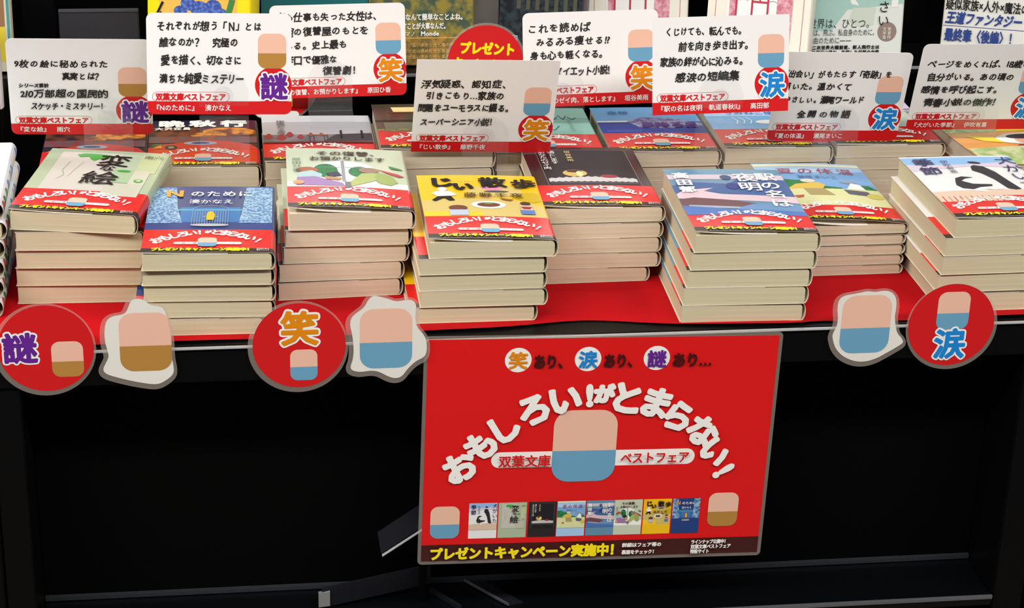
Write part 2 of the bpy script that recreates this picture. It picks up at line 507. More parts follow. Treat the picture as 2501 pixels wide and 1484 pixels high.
def art_window():
    S, T = sh()
    S.rect(0, 40*K, 105*K, 62*K, WHITE)
    S.poly(mmp([(24, 62)] + arcpts(50, 92, 28, 24, 180, 0) + [(78, 62)]), WHITE)
    gr = M('leaf_print', (42, 130, 66), .45, .4, rgb2=(24, 92, 50), nscale=500)
    S.poly(mmp(arcpts(34, 90, 11, 18, 0, 360, 18)), gr); S.poly(mmp(arcpts(64, 88, 10, 14, 0, 360, 18)), gr)
    S.rect(48*K, 62*K, 51*K, 116*K, tone((140, 142, 146))); S.rect(26*K, 98*K, 76*K, 99*K, tone((150, 152, 156)))
    S.poly(mmp(arcpts(18, 91, 10, 8, 0, 360, 14)), tone((164, 94, 62))); S.poly(mmp([(9, 84), (22, 90), (31, 80), (30, 72), (10, 72)]), tone((168, 194, 196)))
    S.poly(mmp([(9, 72), (24, 74), (48, 58), (50, 50), (8, 52)]), tone((154, 116, 168)))
    S.poly(mmp(arcpts(72, 92, 9, 7, 0, 360, 14)), tone((150, 118, 100))); S.poly(mmp([(66, 84), (80, 86), (84, 72), (56, 50), (50, 52)]), tone((168, 178, 102)))
    S.poly(mmp([(80, 88), (92, 80), (96, 64), (90, 56), (80, 60), (76, 74)]), tone((150, 164, 90)))
    S.poly(mmp([(79, 96), (97, 86), (103, 80), (98, 78), (88, 86)]), tone((184, 62, 60)))
    S.poly(mmp([(90, 106), (100, 100), (103, 96), (92, 98)]), tone((58, 124, 66)))
    S.poly(mmp([(34, 82), (45, 86), (48, 76), (38, 72)]), tone((40, 38, 60)))
    S.poly(mmp([(33, 74), (48, 70), (46, 64), (34, 66)]), tone((178, 130, 90)))
    S.rect(50*K, 46*K, 55*K, 60*K, tone((110, 108, 112)))
    S.ell(10*K, 58*K, 5*K, 5*K, tone((216, 150, 110)))
    T.text('その復讐、', 26*K, 130*K, .0115, M('title_brown', (70, 48, 34)), width=.06, bold=.0003)
    T.text('お預かりします', 20*K, 116*K, .0105, M('title_brown', (70, 48, 34)), width=.068, bold=.0003)
    T.text('原田ひ香', 9*K, 122*K, .0085, M('author_green', (60, 96, 66)), vertical=True, width=.038)
    return S, T
def art_yellow():
    S, T = sh()
    kh = tone((208, 184, 108))
    S.poly(mmp([(0, 40), (105, 40), (105, 74), (90, 86), (60, 94), (0, 88)]), kh)
    S.rect(0, 40*K, 50*K, 60*K, tone((246, 196, 36)))
    S.ell(66*K, 110*K, 24*K, 14*K, kh); S.ell(95*K, 96*K, 12*K, 12*K, tone((200, 168, 30)))
    S.ell(64*K, 117*K, 9*K, 5*K, M('pink_print', (240, 140, 180), .4, .4)); S.ell(67*K, 109*K, 11*K, 2.4*K, tone((70, 70, 76)))
    S.ell(57*K, 76*K, 15*K, 9*K, WHITE); S.ell(57*K, 76*K, 10*K, 5.5*K, tone((110, 62, 44))); S.ell(57*K, 79*K, 4*K, 1.6*K, tone((110, 150, 70)))
    S.ell(20*K, 114*K, 4*K, 5*K, WHITE); S.poly(mmp([(10, 104), (15, 109), (26, 108), (32, 100), (26, 96), (15, 95)]), WHITE)
    S.poly(mmp([(15, 96), (26, 97), (29, 86), (24, 85), (20, 92), (12, 84), (9, 87)]), INK)
    S.ell(30*K, 68*K, 8*K, 6*K, tone((112, 60, 44))); S.rect(22*K, 50*K, 38*K, 63*K, tone((182, 190, 206)))
    S.ell(89*K, 80*K, 4.5*K, 4*K, tone((80, 50, 40))); S.rect(84*K, 64*K, 94*K, 75*K, tone((232, 196, 168))); S.poly(mmp([(84, 72), (94, 72), (92, 66), (86, 66)]), tone((150, 40, 44))); S.rect(83*K, 54*K, 95*K, 64*K, tone((84, 118, 184)))
    S.poly(mmp([(68, 92), (80, 88), (76, 85), (70, 88)]), tone((140, 90, 40)))
    T.text('じ', 8*K, 121*K, .0240, INK, bold=.0014); T.text('い', 29*K, 112*K, .0190, INK, bold=.0014)
    T.text('散', 53*K, 120*K, .0250, INK, bold=.0009); T.text('歩', 81*K, 118*K, .0230, INK, bold=.0009)
    T.text('藤野千夜', 36*K, 92*K, .0115, M('author_brown', (84, 60, 20)), width=.054, bold=.0002)
    T.text('JII SANPO', 28*K, 128*K, .0030, M('author_brown', (84, 60, 20)), width=.022)
    return S, T
def art_dark():
    S, T = sh()
    fr = tone((196, 192, 190))
    S.rect(12*K, 36*K, 96*K, 143*K, tone((30, 28, 32)))
    S.line(mmp([(12, 40), (12, 143), (96, 143), (96, 40)]), .0006, tone((120, 112, 112)))
    S.poly(mmp([(14, 58)] + [(14 + 80*i/24, 66 + (2.2 if i % 2 else 0) + 4*math.sin(i/24*PI)) for i in range(25)] + [(94, 58)]), fr)
    S.poly(mmp([(14, 52)] + [(14 + 80*i/28, 58 + (1.6 if i % 2 else -.8)) for i in range(29)] + [(94, 52)]), tone((60, 54, 62)))
    S.ell(40*K, 80*K, 11*K, 9*K, tone((206, 170, 96))); S.ell(40*K, 85*K, 7*K, 3.5*K, tone((70, 44, 34))); S.ell(44*K, 78*K, 3*K, 7*K, tone((244, 226, 160)))
    S.ell(70*K, 72*K, 8*K, 4*K, tone((150, 40, 52)))
    T.text('あなたのゼイ肉', 17*K, 139*K, .0078, WHITE, vertical=True, width=.050)
    T.text('落とします', 26*K, 139*K, .0078, WHITE, vertical=True, width=.036)
    T.text('垣谷美雨', 41*K, 139*K, .0062, tone((232, 210, 150)), vertical=True, width=.030)
    return S, T
def art_train():
    S, T = sh()
    S.rect(0, 124*K, 105*K, 136*K, tone((204, 190, 200)))
    S.poly(mmp([(0, 108), (20, 116), (52, 112), (60, 122), (105, 124), (105, 84), (60, 84), (30, 92), (0, 88)]), tone((66, 96, 146)))
    S.poly(mmp([(8, 96), (36, 102), (26, 94), (40, 86), (105, 82), (105, 66), (40, 72), (0, 76), (0, 86)]), tone((214, 188, 196)))
    S.poly(mmp([(0, 74), (14, 78), (44, 72), (66, 64), (66, 52), (20, 54), (0, 58)]), tone((108, 74, 76)))
    S.poly(mmp([(6, 60), (60, 54), (60, 50), (6, 54)]), tone((160, 168, 184)))
    S.poly(mmp([(62, 62), (84, 66), (105, 60), (105, 40), (40, 40), (50, 54)]), tone((104, 142, 184)))
    S.poly(mmp([(0, 58), (40, 50), (105, 46), (105, 36), (0, 36)]), tone((74, 112, 176)))
    S.ell(52*K, 128*K, 5*K, 6*K, tone((60, 84, 120)))
    S.ell(54*K, 106*K, 6*K, 8*K, tone((46, 62, 128)))
    T.text('駅の名は', 88*K, 140*K, .0195, WHITE, vertical=True, width=.086, bold=.0004)
    T.text('夜明', 69*K, 138*K, .0215, WHITE, vertical=True, width=.046, bold=.0004)
    T.text('高田郁', 12*K, 139*K, .0150, WHITE, vertical=True, width=.052, bold=.0006)
    return S, T
def art_summer():
    S, T = sh()
    S.rect(0, 142*K, 105*K, 148*K, tone((226, 228, 190)))
    S.poly(mmp([(0, 90), (105, 80), (105, 132), (60, 120), (0, 128)]), tone((120, 166, 212)))
    S.rect(0, 124*K, 60*K, 134*K, tone((186, 206, 232)))
    gr = M('hill_print', (46, 132, 76), .45, .4, rgb2=(30, 108, 62), nscale=300)
    S.poly(mmp([(0, 108), (14, 110), (26, 104), (44, 102), (52, 88), (70, 84), (70, 78), (0, 78)]), gr)
    S.poly(mmp([(88, 92), (98, 92), (105, 80), (90, 80)]), gr)
    S.rect(0, 36*K, 105*K, 80*K, tone((216, 216, 160)))
    S.ell(42*K, 101*K, 7*K, 5*K, tone((216, 208, 190))); S.poly(mmp([(28, 92), (50, 97), (56, 90), (50, 78), (30, 80), (14, 76)]), tone((216, 184, 84)))
    S.poly(mmp([(32, 80), (52, 80), (58, 62), (34, 62)]), tone((168, 152, 104)))
    S.ell(80*K, 98*K, 8*K, 3*K, tone((150, 150, 156))); S.poly(mmp([(74, 80), (82, 96), (90, 92), (92, 78)]), WHITE); S.poly(mmp([(70, 78), (92, 74), (94, 62), (72, 66)]), tone((92, 92, 104)))
    S.ell(96*K, 62*K, 8*K, 7*K, tone((204, 190, 90))); S.poly(mmp([(18, 60), (28, 62), (26, 56), (20, 54)]), tone((190, 90, 70)))
    T.text('夏の体温', 17*K, 121*K, .0165, M('title_crimson', (166, 60, 90)), width=.078)
    T.text('瀬尾まいこ', 34*K, 107*K, .0085, M('author_slate', (66, 96, 130)), width=.04)
    return S, T
def art_dog():
    S, T = sh()
    S.rect(0, 128*K, 105*K, 148*K, tone((142, 184, 226)))
    S.poly(mmp([(0, 112), (30, 118), (60, 124), (105, 118), (105, 134), (50, 128), (0, 130)]), tone((212, 198, 214)))
    S.poly(mmp([(0, 36), (105, 36), (105, 62), (60, 64), (20, 62), (0, 60)]), tone((216, 188, 164)))
    dk = M('brush_black', (44, 38, 46), .42, .4)
    S.poly(mmp([(58, 122), (62, 126), (70, 122), (76, 108), (80, 84), (84, 64), (78, 62), (72, 66), (68, 88), (62, 104), (56, 112)]), dk)
    S.ell(65*K, 132*K, 6*K, 3*K, dk, rot=-.3)
    S.poly(mmp([(30, 84), (28, 76), (31, 68), (40, 65), (48, 70), (60, 72), (61, 76), (44, 78), (36, 86), (42, 92), (50, 94), (40, 97), (33, 93)]), dk)
    S.poly(mmp([(40, 64), (52, 60), (50, 58), (40, 61)]), WHITE); S.ell(60*K, 66*K, 8*K, 3*K, WHITE)
    ink = M('brush_navy', (52, 50, 92), .42, .4)
    T.text('犬がいた', 96*K, 146*K, .0200, ink, vertical=True, width=.082)
    T.text('季節', 17*K, 144*K, .0200, ink, vertical=True, width=.044, bold=.0003)
    T.text('伊吹有喜', 37*K, 138*K, .0080, ink, vertical=True, width=.034)
    return S, T
def art_autumn():
    S, T = sh()
    gl = M('sunset_print', (232, 150, 44), .4, .4, rgb2=(120, 48, 26), nscale=90)
    S.rect(0, 74*K, 105*K, 106*K, M('dusk_print', (120, 60, 40), .4, .4, rgb2=(52, 30, 38), nscale=70))
    S.ell(78*K, 94*K, 26*K, 12*K, gl); S.ell(52*K, 84*K, 12*K, 7*K, gl)
    S.rect(0, 62*K, 105*K, 80*K, M('crowd_print', (140, 54, 52), .4, .4, rgb2=(96, 84, 96), nscale=160))
    S.poly(mmp([(10, 52), (16, 58), (36, 64), (58, 70), (78, 66), (98, 58), (103, 50), (103, 44), (14, 44)]), tone((200, 48, 42)))
    S.ell(50*K, 61*K, 16*K, 5*K, tone((150, 170, 190))); S.ell(50*K, 61*K, 9*K, 3*K, tone((40, 60, 110)))
    S.ell(22*K, 49*K, 6*K, 6*K, tone((40, 34, 34))); S.ell(22*K, 49*K, 3*K, 3*K, tone((150, 140, 130)))
    S.poly(mmp([(4, 46), (12, 56), (14, 46)]), gl)
    T.text('晩秋行', 6*K, 108*K, .0260, WHITE, width=.092, bold=.0013, sy=.72)
    T.text('大沢在昌', 5*K, 97*K, .0080, WHITE, width=.036, bold=.0003)
    return S, T
def art_silver():
    S, T = sh()
    S.rect(0, 108*K, 105*K, 128*K, tone((196, 198, 202)))
    S.rect(0, 44*K, 105*K, 72*K, M('grey_dusk_print', (128, 126, 130), .35, .5, rgb2=(84, 82, 86), nscale=40))
    S.poly(mmp([(56, 50), (105, 54), (105, 76), (70, 72)]), tone((52, 50, 54)))
    bl = M('blood_print', (150, 40, 46), .4, .4)
    for i, (x, y, r) in enumerate([(6, 66, 4), (18, 62, 5), (26, 70, 4), (36, 64, 3.4), (46, 70, 2.6), (56, 70, 2.4)]):
        S.poly(mmp([(x - r, y), (x - r*.3, y + r*2.2), (x + r*.3, y + r*2.2), (x + r, y), (x + r*.4, y - r*1.2), (x - r*.3, y - r*1.6)]), bl)
    S.rect(42*K, 68*K, 62*K, 71*K, tone((150, 96, 60)))
    for x in (44, 48, 58, 61): S.rect(x*K, 52*K, (x+1)*K, 68*K, tone((60, 58, 60)))
    for x in (74, 94): S.rect(x*K, 62*K, (x+2)*K, 82*K, INK)
    S.rect(0, 46*K, 105*K, 50*K, tone((92, 20, 26)))
    T.text('惨憺たる夜', 18*K, 112*K, .0090, M('ink_grey', (66, 62, 64)), vertical=True, width=.040)
    return S, T
def art_olive():
    S, T = sh()
    S.poly(mmp([(18, 118), (105, 118), (105, 80), (62, 80), (44, 102), (20, 102)]), tone((226, 204, 142)))
    S.rect(14*K, 100*K, 60*K, 104*K, tone((92, 50, 32)))
    S.rect(0, 76*K, 105*K, 80*K, tone((34, 30, 22)))
    S.rect(8*K, 46*K, 105*K, 72*K, tone((104, 104, 84))); S.rect(0, 48*K, 80*K, 53*K, M('moss_print', (150, 146, 86), .4, .4, rgb2=(84, 88, 60), nscale=300))
    T.text('深夜食堂の', 66*K, 116*K, .0060, INK, vertical=True, width=.034); T.text('四季', 74*K, 114*K, .0060, tone((170, 40, 40)), vertical=True, width=.014)
    return S, T
def art_teal():
    S, T = sh()
    S.rect(0, 96*K, 105*K, 128*K, tone((152, 204, 190))); nv = tone((40, 56, 110))
    for i in range(7): S.line(mmp([(30 + 9*i, 100 + 5*(i % 2)), (34 + 9*i, 92), (38 + 9*i, 97 + 3*(i % 3))]), .0010, nv)
    S.ell(60*K, 78*K, 4*K, 4*K, nv); S.line(mmp([(58, 70), (66, 60), (72, 72)]), .0010, nv)
    for i in range(9): S.line(mmp([(82, 92 - 4*i), (86, 90 - 4*i)]), .0008, tone((96, 150, 144)))
    S.poly(mmp([(40, 66), (52, 60), (60, 52), (44, 50)]), tone((232, 214, 120)))
    return S, T
def art_sky():
    S, T = sh()
    S.rect(0, 44*K, 105*K, 84*K, tone((34, 52, 142))); S.rect(0, 82*K, 52*K, 86*K, WHITE)
    S.poly(mmp([(30, 84), (46, 96), (80, 92), (105, 78), (105, 70), (60, 62), (40, 66)]), M('violet_gloss_print', (164, 168, 200), .3, .5, rgb2=(96, 70, 146), nscale=120))
    S.rect(6*K, 52*K, 40*K, 58*K, tone((50, 76, 180)))
    T.text('星降る日', 42*K, 66*K, .0150, M('title_violet', (88, 40, 128)), width=.058, bold=.0005)
    T.text('夜想', 14*K, 104*K, .0110, M('title_navy', (50, 70, 130))); T.text('海辺', 72*K, 104*K, .0110, M('title_navy', (50, 70, 130)))
    return S, T
def art_bird():
    S, T = sh()
    S.rect(0, 88*K, 105*K, 128*K, tone((170, 204, 238)))
    S.ell(60*K, 70*K, 13*K, 6*K, WHITE); S.ell(70*K, 74*K, 6*K, 4.5*K, WHITE); S.poly(mmp([(75, 74), (82, 72), (76, 71)]), tone((230, 160, 60)))
    for i in range(3): S.line(mmp([(26 + 7*i, 84), (30 + 7*i, 74), (27 + 7*i, 64)]), .0012, WHITE)
    T.text('うみねこ便り', 20*K, 92*K, .0110, M('title_blue', (52, 84, 160)), width=.062)
    return S, T
def art_pale():
    S, T = sh()
    S.rect(0, 96*K, 105*K, 128*K, tone((206, 190, 216)))
    for i in range(8): S.line(mmp([(96, 66 + 5*i), (104, 68 + 5*i)]), .0014, tone((110, 60, 60) if i % 2 else (120, 160, 90)))
    T.text('春の庭', 20*K, 78*K, .0200, M('title_plum', (110, 60, 120)), width=.06)
    return S, T
def art_orange():
    S, T = sh()
    S.rect(0, 100*K, 105*K, 128*K, M('green_sketch_print', (196, 208, 150), .4, .4, rgb2=(140, 160, 110), nscale=150))
    S.poly(mmp([(52, 100), (60, 120), (90, 122), (86, 100)]), tone((246, 222, 30))); S.poly(mmp([(88, 100), (92, 122), (105, 124), (105, 100)]), WHITE)
    for i in range(4): S.line(mmp([(92 + 4*i, 102), (94 + 4*i, 120)]), .0014, INK)
    S.ell(74*K, 80*K, 34*K, 14*K, WHITE); S.poly(mmp([(14, 92), (40, 86), (44, 72), (26, 78)]), tone((246, 222, 30)))
    S.ell(72*K, 76*K, 14*K, 10*K, tone((226, 170, 140))); S.ell(70*K, 85*K, 17*K, 6*K, tone((56, 42, 48))); S.poly(mmp([(56, 66), (90, 66), (98, 60), (50, 60)]), tone((150, 60, 60)))
    S.rect(0, 0, 105*K, 62*K, M('garden_print', (214, 222, 170), .4, .4, rgb2=(152, 184, 104), nscale=90))
    S.v = [(v[0], v[1] - 20*K, v[2]) for v in S.v]
    S.rect(0, 104*K, 105*K, 128*K, tone((206, 196, 110)))
    return S, T

SHORT = {'pale green cover with black brush lettering': 'pale green', 'blue birdcage cover': 'blue birdcage', 'pale cover with an arched window': 'arched window', 'yellow cover': 'yellow', 'black cover': 'black', 'blue and pink railway landscape cover': 'railway landscape', 'blue sky and green field cover': 'green field', 'white cover with black brush figures': 'black brush figure'}
STACKS = [
 # key, cover colour, art, thickness, lift, pages, short description of the top cover, per book (x, y, angle) bottom to top
 ('A', (170, 184, 154), art_green, .0165, .0022, CREAM, 'pale green cover with black brush lettering', [(-306, 96, -1.4), (-306, 95, -2.4), (-305, 93, -3), (-304, 91, -3), (-308, 97, -10)]),
 ('B', (30, 62, 122), art_cage, .0145, .0016, CREAM, 'blue birdcage cover', [(-207, 23, -1), (-199, 26, -2.5), (-198.5, 25, -2.5), (-199, 23, -2.5), (-198.5, 19, -2)]),
 ('C', (196, 204, 178), art_window, .0155, .0062, CREAM2, 'pale cover with an arched window', [(-88, 87, 3), (-87, 90, 1.4), (-83, 92, .2), (-81, 91, -.5), (-78, 89, -1.2)]),
 ('D', (242, 190, 22), art_yellow, .0145, .0040, CREAM, 'yellow cover', [(20, 31, 0), (28, 30, -.5), (27, 30, .2), (27, 29, 0), (35, 29, -1.2)]),
 ('E', (40, 32, 36), art_dark, .0135, .0036, CREAM2, 'black cover', [(131, 106, 1), (140, 107, 0), (140.5, 108, 0), (141, 108, 0), (142.5, 110, 0)]),
 ('F', (96, 140, 166), art_train, .0159, .0036, CREAM, 'blue and pink railway landscape cover', [(247, 15, -1), (248, 15, -1.5), (250, 15, -1.5), (252.5, 14, -1.5), (254.5, 13, -1)]),
 ('G', (164, 200, 234), art_summer, .0087, .0070, CREAM2, 'blue sky and green field cover', [(362, 107, .8), (362, 108, .8), (363, 109, .8), (363.5, 111, .8), (366, 114, .8)]),
 ('H', (232, 230, 228), art_dog, .0165, .0022, CREAM, 'white cover with black brush figures', [(476, 22, .5), (472, 25, .5), (474, 24, .8), (475, 25, .8), (482, 25, 1.5)]),
]
ART = {}
for key, colr, artf, t, A, pg, desc, pos in STACKS:
    cm = M('cover_' + key, colr, .2, .5)
    art, title = artf(); art.clip(.0003, .0003, .1045, .1476); title.clip(.001, .001, .104, .1476)
    ART[key] = (cm, art, title)
    D = .151
    low = book_meshes(key, .105, D, t, cm, 0, True, pages=pg)
    topm = book_meshes(key + 't', .105, D, t, cm, A, True, pages=pg)
    n = len(pos)
    for i, (x, y, a) in enumerate(pos):
        lvl = n - 1 - i
        grp = 'paperbacks in the front stack with the ' + desc
        if lvl == 0:
            make_book(topm, 'paperback_book', 'paperback with %s on top of a front stack' % desc, grp, pose(x, y, .6 + i * (t*1000 + .32), a), art, title, True)
        else:
            make_book(low, 'paperback_book', '%s paperback down in the front stack under the %s cover' % (ORD[lvl], SHORT[desc]), grp, pose(x, y, .6 + i * (t*1000 + .32), a))

# ---- back row
BACK = [
 ('b1', (46, 38, 56), art_autumn, .0150, 4, -296, 250, .0935, 0, 'dark sunset cover behind the leftmost card', CREAM3),
 ('b2', (40, 34, 54), art_autumn, .0205, 3, -200, 252, .1010, 0, 'dark sunset cover with a red car', CREAM3),
 ('b3', (176, 178, 182), art_silver, .0160, 4, -94, 252, .1035, 0, 'silver grey cover', CREAM3),
 ('b4', (58, 54, 42), art_olive, .0185, 4, 12.5, 252, .1035, 0, 'olive and cream cover', CREAM3),
 ('b5', (140, 196, 182), art_teal, .0160, 4, 120, 263, .1030, 0, 'teal cover', CREAM3),
 ('b6', (122, 172, 220), art_sky, .0150, 4, 231, 272, .1040, 0, 'navy and sky blue cover', CREAM3),
 ('b7', (120, 178, 228), art_bird, .0155, 4, 340, 272, .1040, 0, 'light blue cover with a white bird', CREAM3),
 ('b8', (196, 206, 190), art_pale, .0124, 5, 449, 272, .1060, 0, 'pale lilac cover behind the grey card', CREAM3),
 ('b9', (238, 160, 60), art_orange, .0162, 4, 574, 194, .1050, 6.5, 'orange cover at the right edge', CREAM3),
]
for key, colr, artf, t, n, x, y, Wd, ang, desc, pg in BACK:
    cm = M('cover_' + key, colr, .25, .5)
    art, title = artf()
    s = Wd / .105
    Dp = .150 if key == 'b9' else .128
    for S in (art, title):
        S.v = [(v[0]*s, v[1]*Dp/.128, v[2]) for v in S.v]; S.clip(.0003, .0003, Wd - .0005, Dp - .0005)
    low = book_meshes(key, Wd, Dp, t, cm, 0, key != 'b9', pages=pg, spine=.0032)
    topm = book_meshes(key + 't', Wd, Dp, t, cm, .0018, key != 'b9', pages=pg, spine=.0032)
    rr_ = random.Random(key)
    for i in range(n):
        lvl = n - 1 - i
        jx = rr_.uniform(-1.0, .6) if lvl else 0; jy = rr_.uniform(-.5, .8) if lvl else 0
        mx = pose(x + jx, y + jy, .6 + i * (t*1000 + .32), ang + (rr_.uniform(-.4, .4) if lvl else 0))
        grp = 'paperbacks in the back row stack with the ' + desc
        if lvl == 0:
            make_book(topm, 'paperback_book', 'paperback with %s, top of its back row stack' % desc, grp, mx, art, title, True)
        else:
            make_book(low, 'paperback_book', '%s paperback down in the back row under the %s' % (ORD[lvl], desc), grp, mx)

# ---- white books at the left edge of the picture
lw = M('cover_white_gloss', (232, 236, 240), .25, .5)
S, T = sh()
for cx, cy, r, c in [(60, 40, 9, (70, 150, 90)), (80, 30, 8, (60, 140, 80)), (88, 52, 6, (96, 150, 216)), (70, 62, 5, (200, 70, 60)), (92, 80, 5, (96, 150, 216)), (60, 20, 6, (70, 110, 190))]:
    S.ell(cx*K, cy*K, r*K, r*1.3*K, tone(c))
Lw = book_meshes('left', .105, .150, .0150, lw, 0, False, pages=CREAM, spine=.005)
spots = []
for i, (yy, c) in enumerate([(142, (110, 160, 220)), (96, (110, 160, 220)), (84, (170, 172, 176)), (60, (96, 150, 210)), (40, (70, 150, 90)), (22, (60, 120, 70)), (10, (190, 70, 60))]):
    Q = Sheet(dz=3e-5, z0=5e-5); Q.ell(yy*K, 0, 5*K, 4.5*K, tone(c)); spots.append(Q)
def spmap(v):
    a = v[1] / .0056
    return Vector((.104 + (.005 + v[2] + .00006) * math.cos(a), v[0], .0075 + (.0075 + v[2] + .00006) * math.sin(a)))
spme = [Q.mesh('spine_spot', spmap, .002) for Q in spots]
for i, (x, y, a) in enumerate([(-424, 70, 0), (-423, 74, 1), (-422, 80, 0), (-421, 84, 1), (-418.5, 88, .5), (-420.5, 92, .5)]):
    lvl = 5 - i
    r = make_book(Lw, 'paperback_book', ('white glossy paperback with coloured spots topping the stack at the left edge' if lvl == 0 else '%s white paperback from the top in the stack cut by the left edge' % ORD[lvl]),
                  'white paperbacks at the left edge', pose(x, y, .6 + i * 15.45, a), S if lvl == 0 else None)
    cov = [c for c in r.children if c.name.startswith('cover')][0]
    for q_ in spme: link('spine_spot', q_, cov)

# ------------------------------------------------------------------ the fixture
struct(link('floor', box_mesh('floor', -1.2, 1.4, -2.6, 1.2, -.84, -.80, M('shop_floor', (104, 96, 88), .5, .4, noise=.1, nscale=3))))
struct(link('wall_back', box_mesh('wall_back', -.9, 1.2, 58e-2, .60, -.80, .245, BLACKD)))
fx = empty('display_fixture', (0.12, 0.3, -.8)); tag(fx, 'black metal bookshop display fixture with an open bay under its top', 'display fixture')
iv = fx.matrix_world
def fpart(name, x0, x1, y0, y1, z0, z1, mt=BLACKM, bev=.0012):
    o = link(name, box_mesh(name, x0 - .12, x1 - .12, y0 - .3, y1 - .3, z0 + .8, z1 + .8, mt, bev), fx)
    return o
fpart('table_top', -.62, .95, .002, .58, -.012, -.0006)
fpart('front_fascia', -.62, .95, -.0015, .010, -.0318, -.0030)
fpart('edge_strip', -.62, .95, -.0028, .0015, -.0020, -.0004, M('edge_steel', (190, 192, 196), .32, .5, metal=.5), .0006)
fpart('upright', -.322, -.2986, .0, .58, -.80, -.033)
fpart('upright', .5496, .578, .0, .58, -.80, -.033)
fpart('upright', -.3495, -.3240, .002, .58, -.80, -.033)
fpart('bay_back_panel', -.2980, .5490, .0680, .074, -.272, -.033, BLACKD, 0)
fpart('bay_shelf', -.2980, .5490, -.0005, .0675, -.284, -.2735, M('shelf_satin_black', (6, 7, 9), .3, .25))
fpart('shelf_lip', -.2980, .5490, -.0020, .0010, -.2765, -.2728, M('edge_dark_steel', (120, 122, 126), .3, .5, metal=.6), .0005)
fpart('shelf_back_rail', -.2980, .5490, .0640, .0676, -.2733, -.2680, M('edge_dark', (46, 48, 52), .35, .5), .0008)
fpart('kick_panel', -.2980, .5490, .012, .020, -.80, -.286, BLACKD, 0)
fpart('back_ledge', -.62, .95, .435, .58, .082, .0900)
fpart('ledge_edge', -.62, .95, .4330, .4352, .0870, .0902, M('edge_grey', (128, 130, 134), .4, .4), .0005)
fpart('ledge_riser', -.62, .95, .455, .465, -.0005, .0815, BLACKD, 0)
fpart('back_post', -.330, -.296, .545, .575, .0905, .245)
fpart('back_post', .585, .612, .52, .575, .0905, .245)

# red paper sheet under the books, its front edge wavy
def wav(x):
    return .0145 + .0035*math.sin(x*9+.6) + .013*math.exp(-((x-.168)/.055)**2) - .003*math.exp(-((x-.33)/.08)**2) + .004*math.exp(-((x-.37)/.02)**2)
vs, fs = [], []
NX, NY = 150, 14
for i in range(NX + 1):
    x = -.46 + 1.10 * i / NX
    for j in range(NY + 1):
        f = j / NY; y0 = wav(x) - .003; y = y0 + (.30 - y0) * f ** 1.5
        vs.append((x, y, .00025 + .0016 * max(0, 1 - (y - y0) / .02) ** 2 * (.5 + .5*math.sin(x*26)) ))
for i in range(NX):
    for j in range(NY):
        a = i*(NY+1)+j; fs.append((a, a+NY+1, a+NY+2, a+1))
felt = link('paper_sheet', mesh('paper_sheet', vs, fs, [FELT], smooth=True))
tag(felt, 'bright red paper sheet with a wavy front edge spread under the book stacks', 'paper sheet')

# ------------------------------------------------------------------ things left in the bay
def slab(name, a, b, up, th, mt, parent=None):
    """flat bar from a to b with width vector up and thickness vector th"""
    a, b, up, th = map(Vector, (a, b, up, th))
    vs = [a, b, b + up, a + up, a + th, b + th, b + up + th, a + up + th]
    return link(name, fixnormals(mesh(name, vs, [(0,1,2,3), (4,7,6,5), (0,4,5,1), (1,5,6,2), (2,6,7,3), (3,7,4,0)], [mt])), parent)
DARKP = M('dark_plate', (20, 21, 27), .45, .4)
br = empty('shelf_bracket', (-.05, .03, -.2735)); tag(br, 'black shelf bracket arm with a grey end tab lying in the bay', 'bracket')
def loc(o, p): return tuple(Vector(p) - o.location)
slab('arm', loc(br, (-.056, .030, -.2715)), loc(br, (.042, .050, -.2640)), (0, 0, .0190), (.0004, .0030, 0), DARKP, br)
slab('end_tab', loc(br, (-.0590, .0292, -.2705)), loc(br, (-.0490, .0292, -.2695)), (0, 0, .0145), (0, .0030, 0), M('grey_tab', (128, 128, 126), .5, .3), br)
slab('foot', loc(br, (.041, .050, -.2730)), loc(br, (.064, .018, -.2730)), (0, 0, .0040), (.003, .001, 0), DARKP, br)
pl = empty('slanted_plate', (.0, .06, -.2735)); tag(pl, 'dark slanted support plate with a bright lower edge behind the red poster', 'plate')
slab('plate', loc(pl, (-.004, .030, -.2190)), loc(pl, (.060, .030, -.1745)), (-.003, 0, .0205), (0, .0025, 0), M('blue_black_plate', (26, 28, 38), .4, .4), pl)
slab('edge', loc(pl, (-.003, .0285, -.2215)), loc(pl, (.060, .0285, -.1777)), (0, 0, .0010), (0, .0040, 0), M('edge_bright', (190, 190, 190), .3, .5), pl)
slab('leg', loc(pl, (.030, .036, -.2730)), loc(pl, (.032, .036, -.1960)), (.006, 0, 0), (0, .004, 0), BLACKD, pl)
pw = empty('bookend', (.09, .03, -.2735)); tag(pw, 'thin black bookend lying on the bay shelf under the poster', 'bookend')
slab('base', loc(pw, (.0745, .064, -.2730)), loc(pw, (.1085, .020, -.2730)), (.014, .004, 0), (0, 0, .0012), DARKP, pw)
slab('rim', loc(pw, (.0735, .064, -.2718)), loc(pw, (.1080, .019, -.2718)), (.0012, .0004, 0), (0, 0, .0022), M('edge_dark_grey', (78, 78, 80), .35, .5), pw)

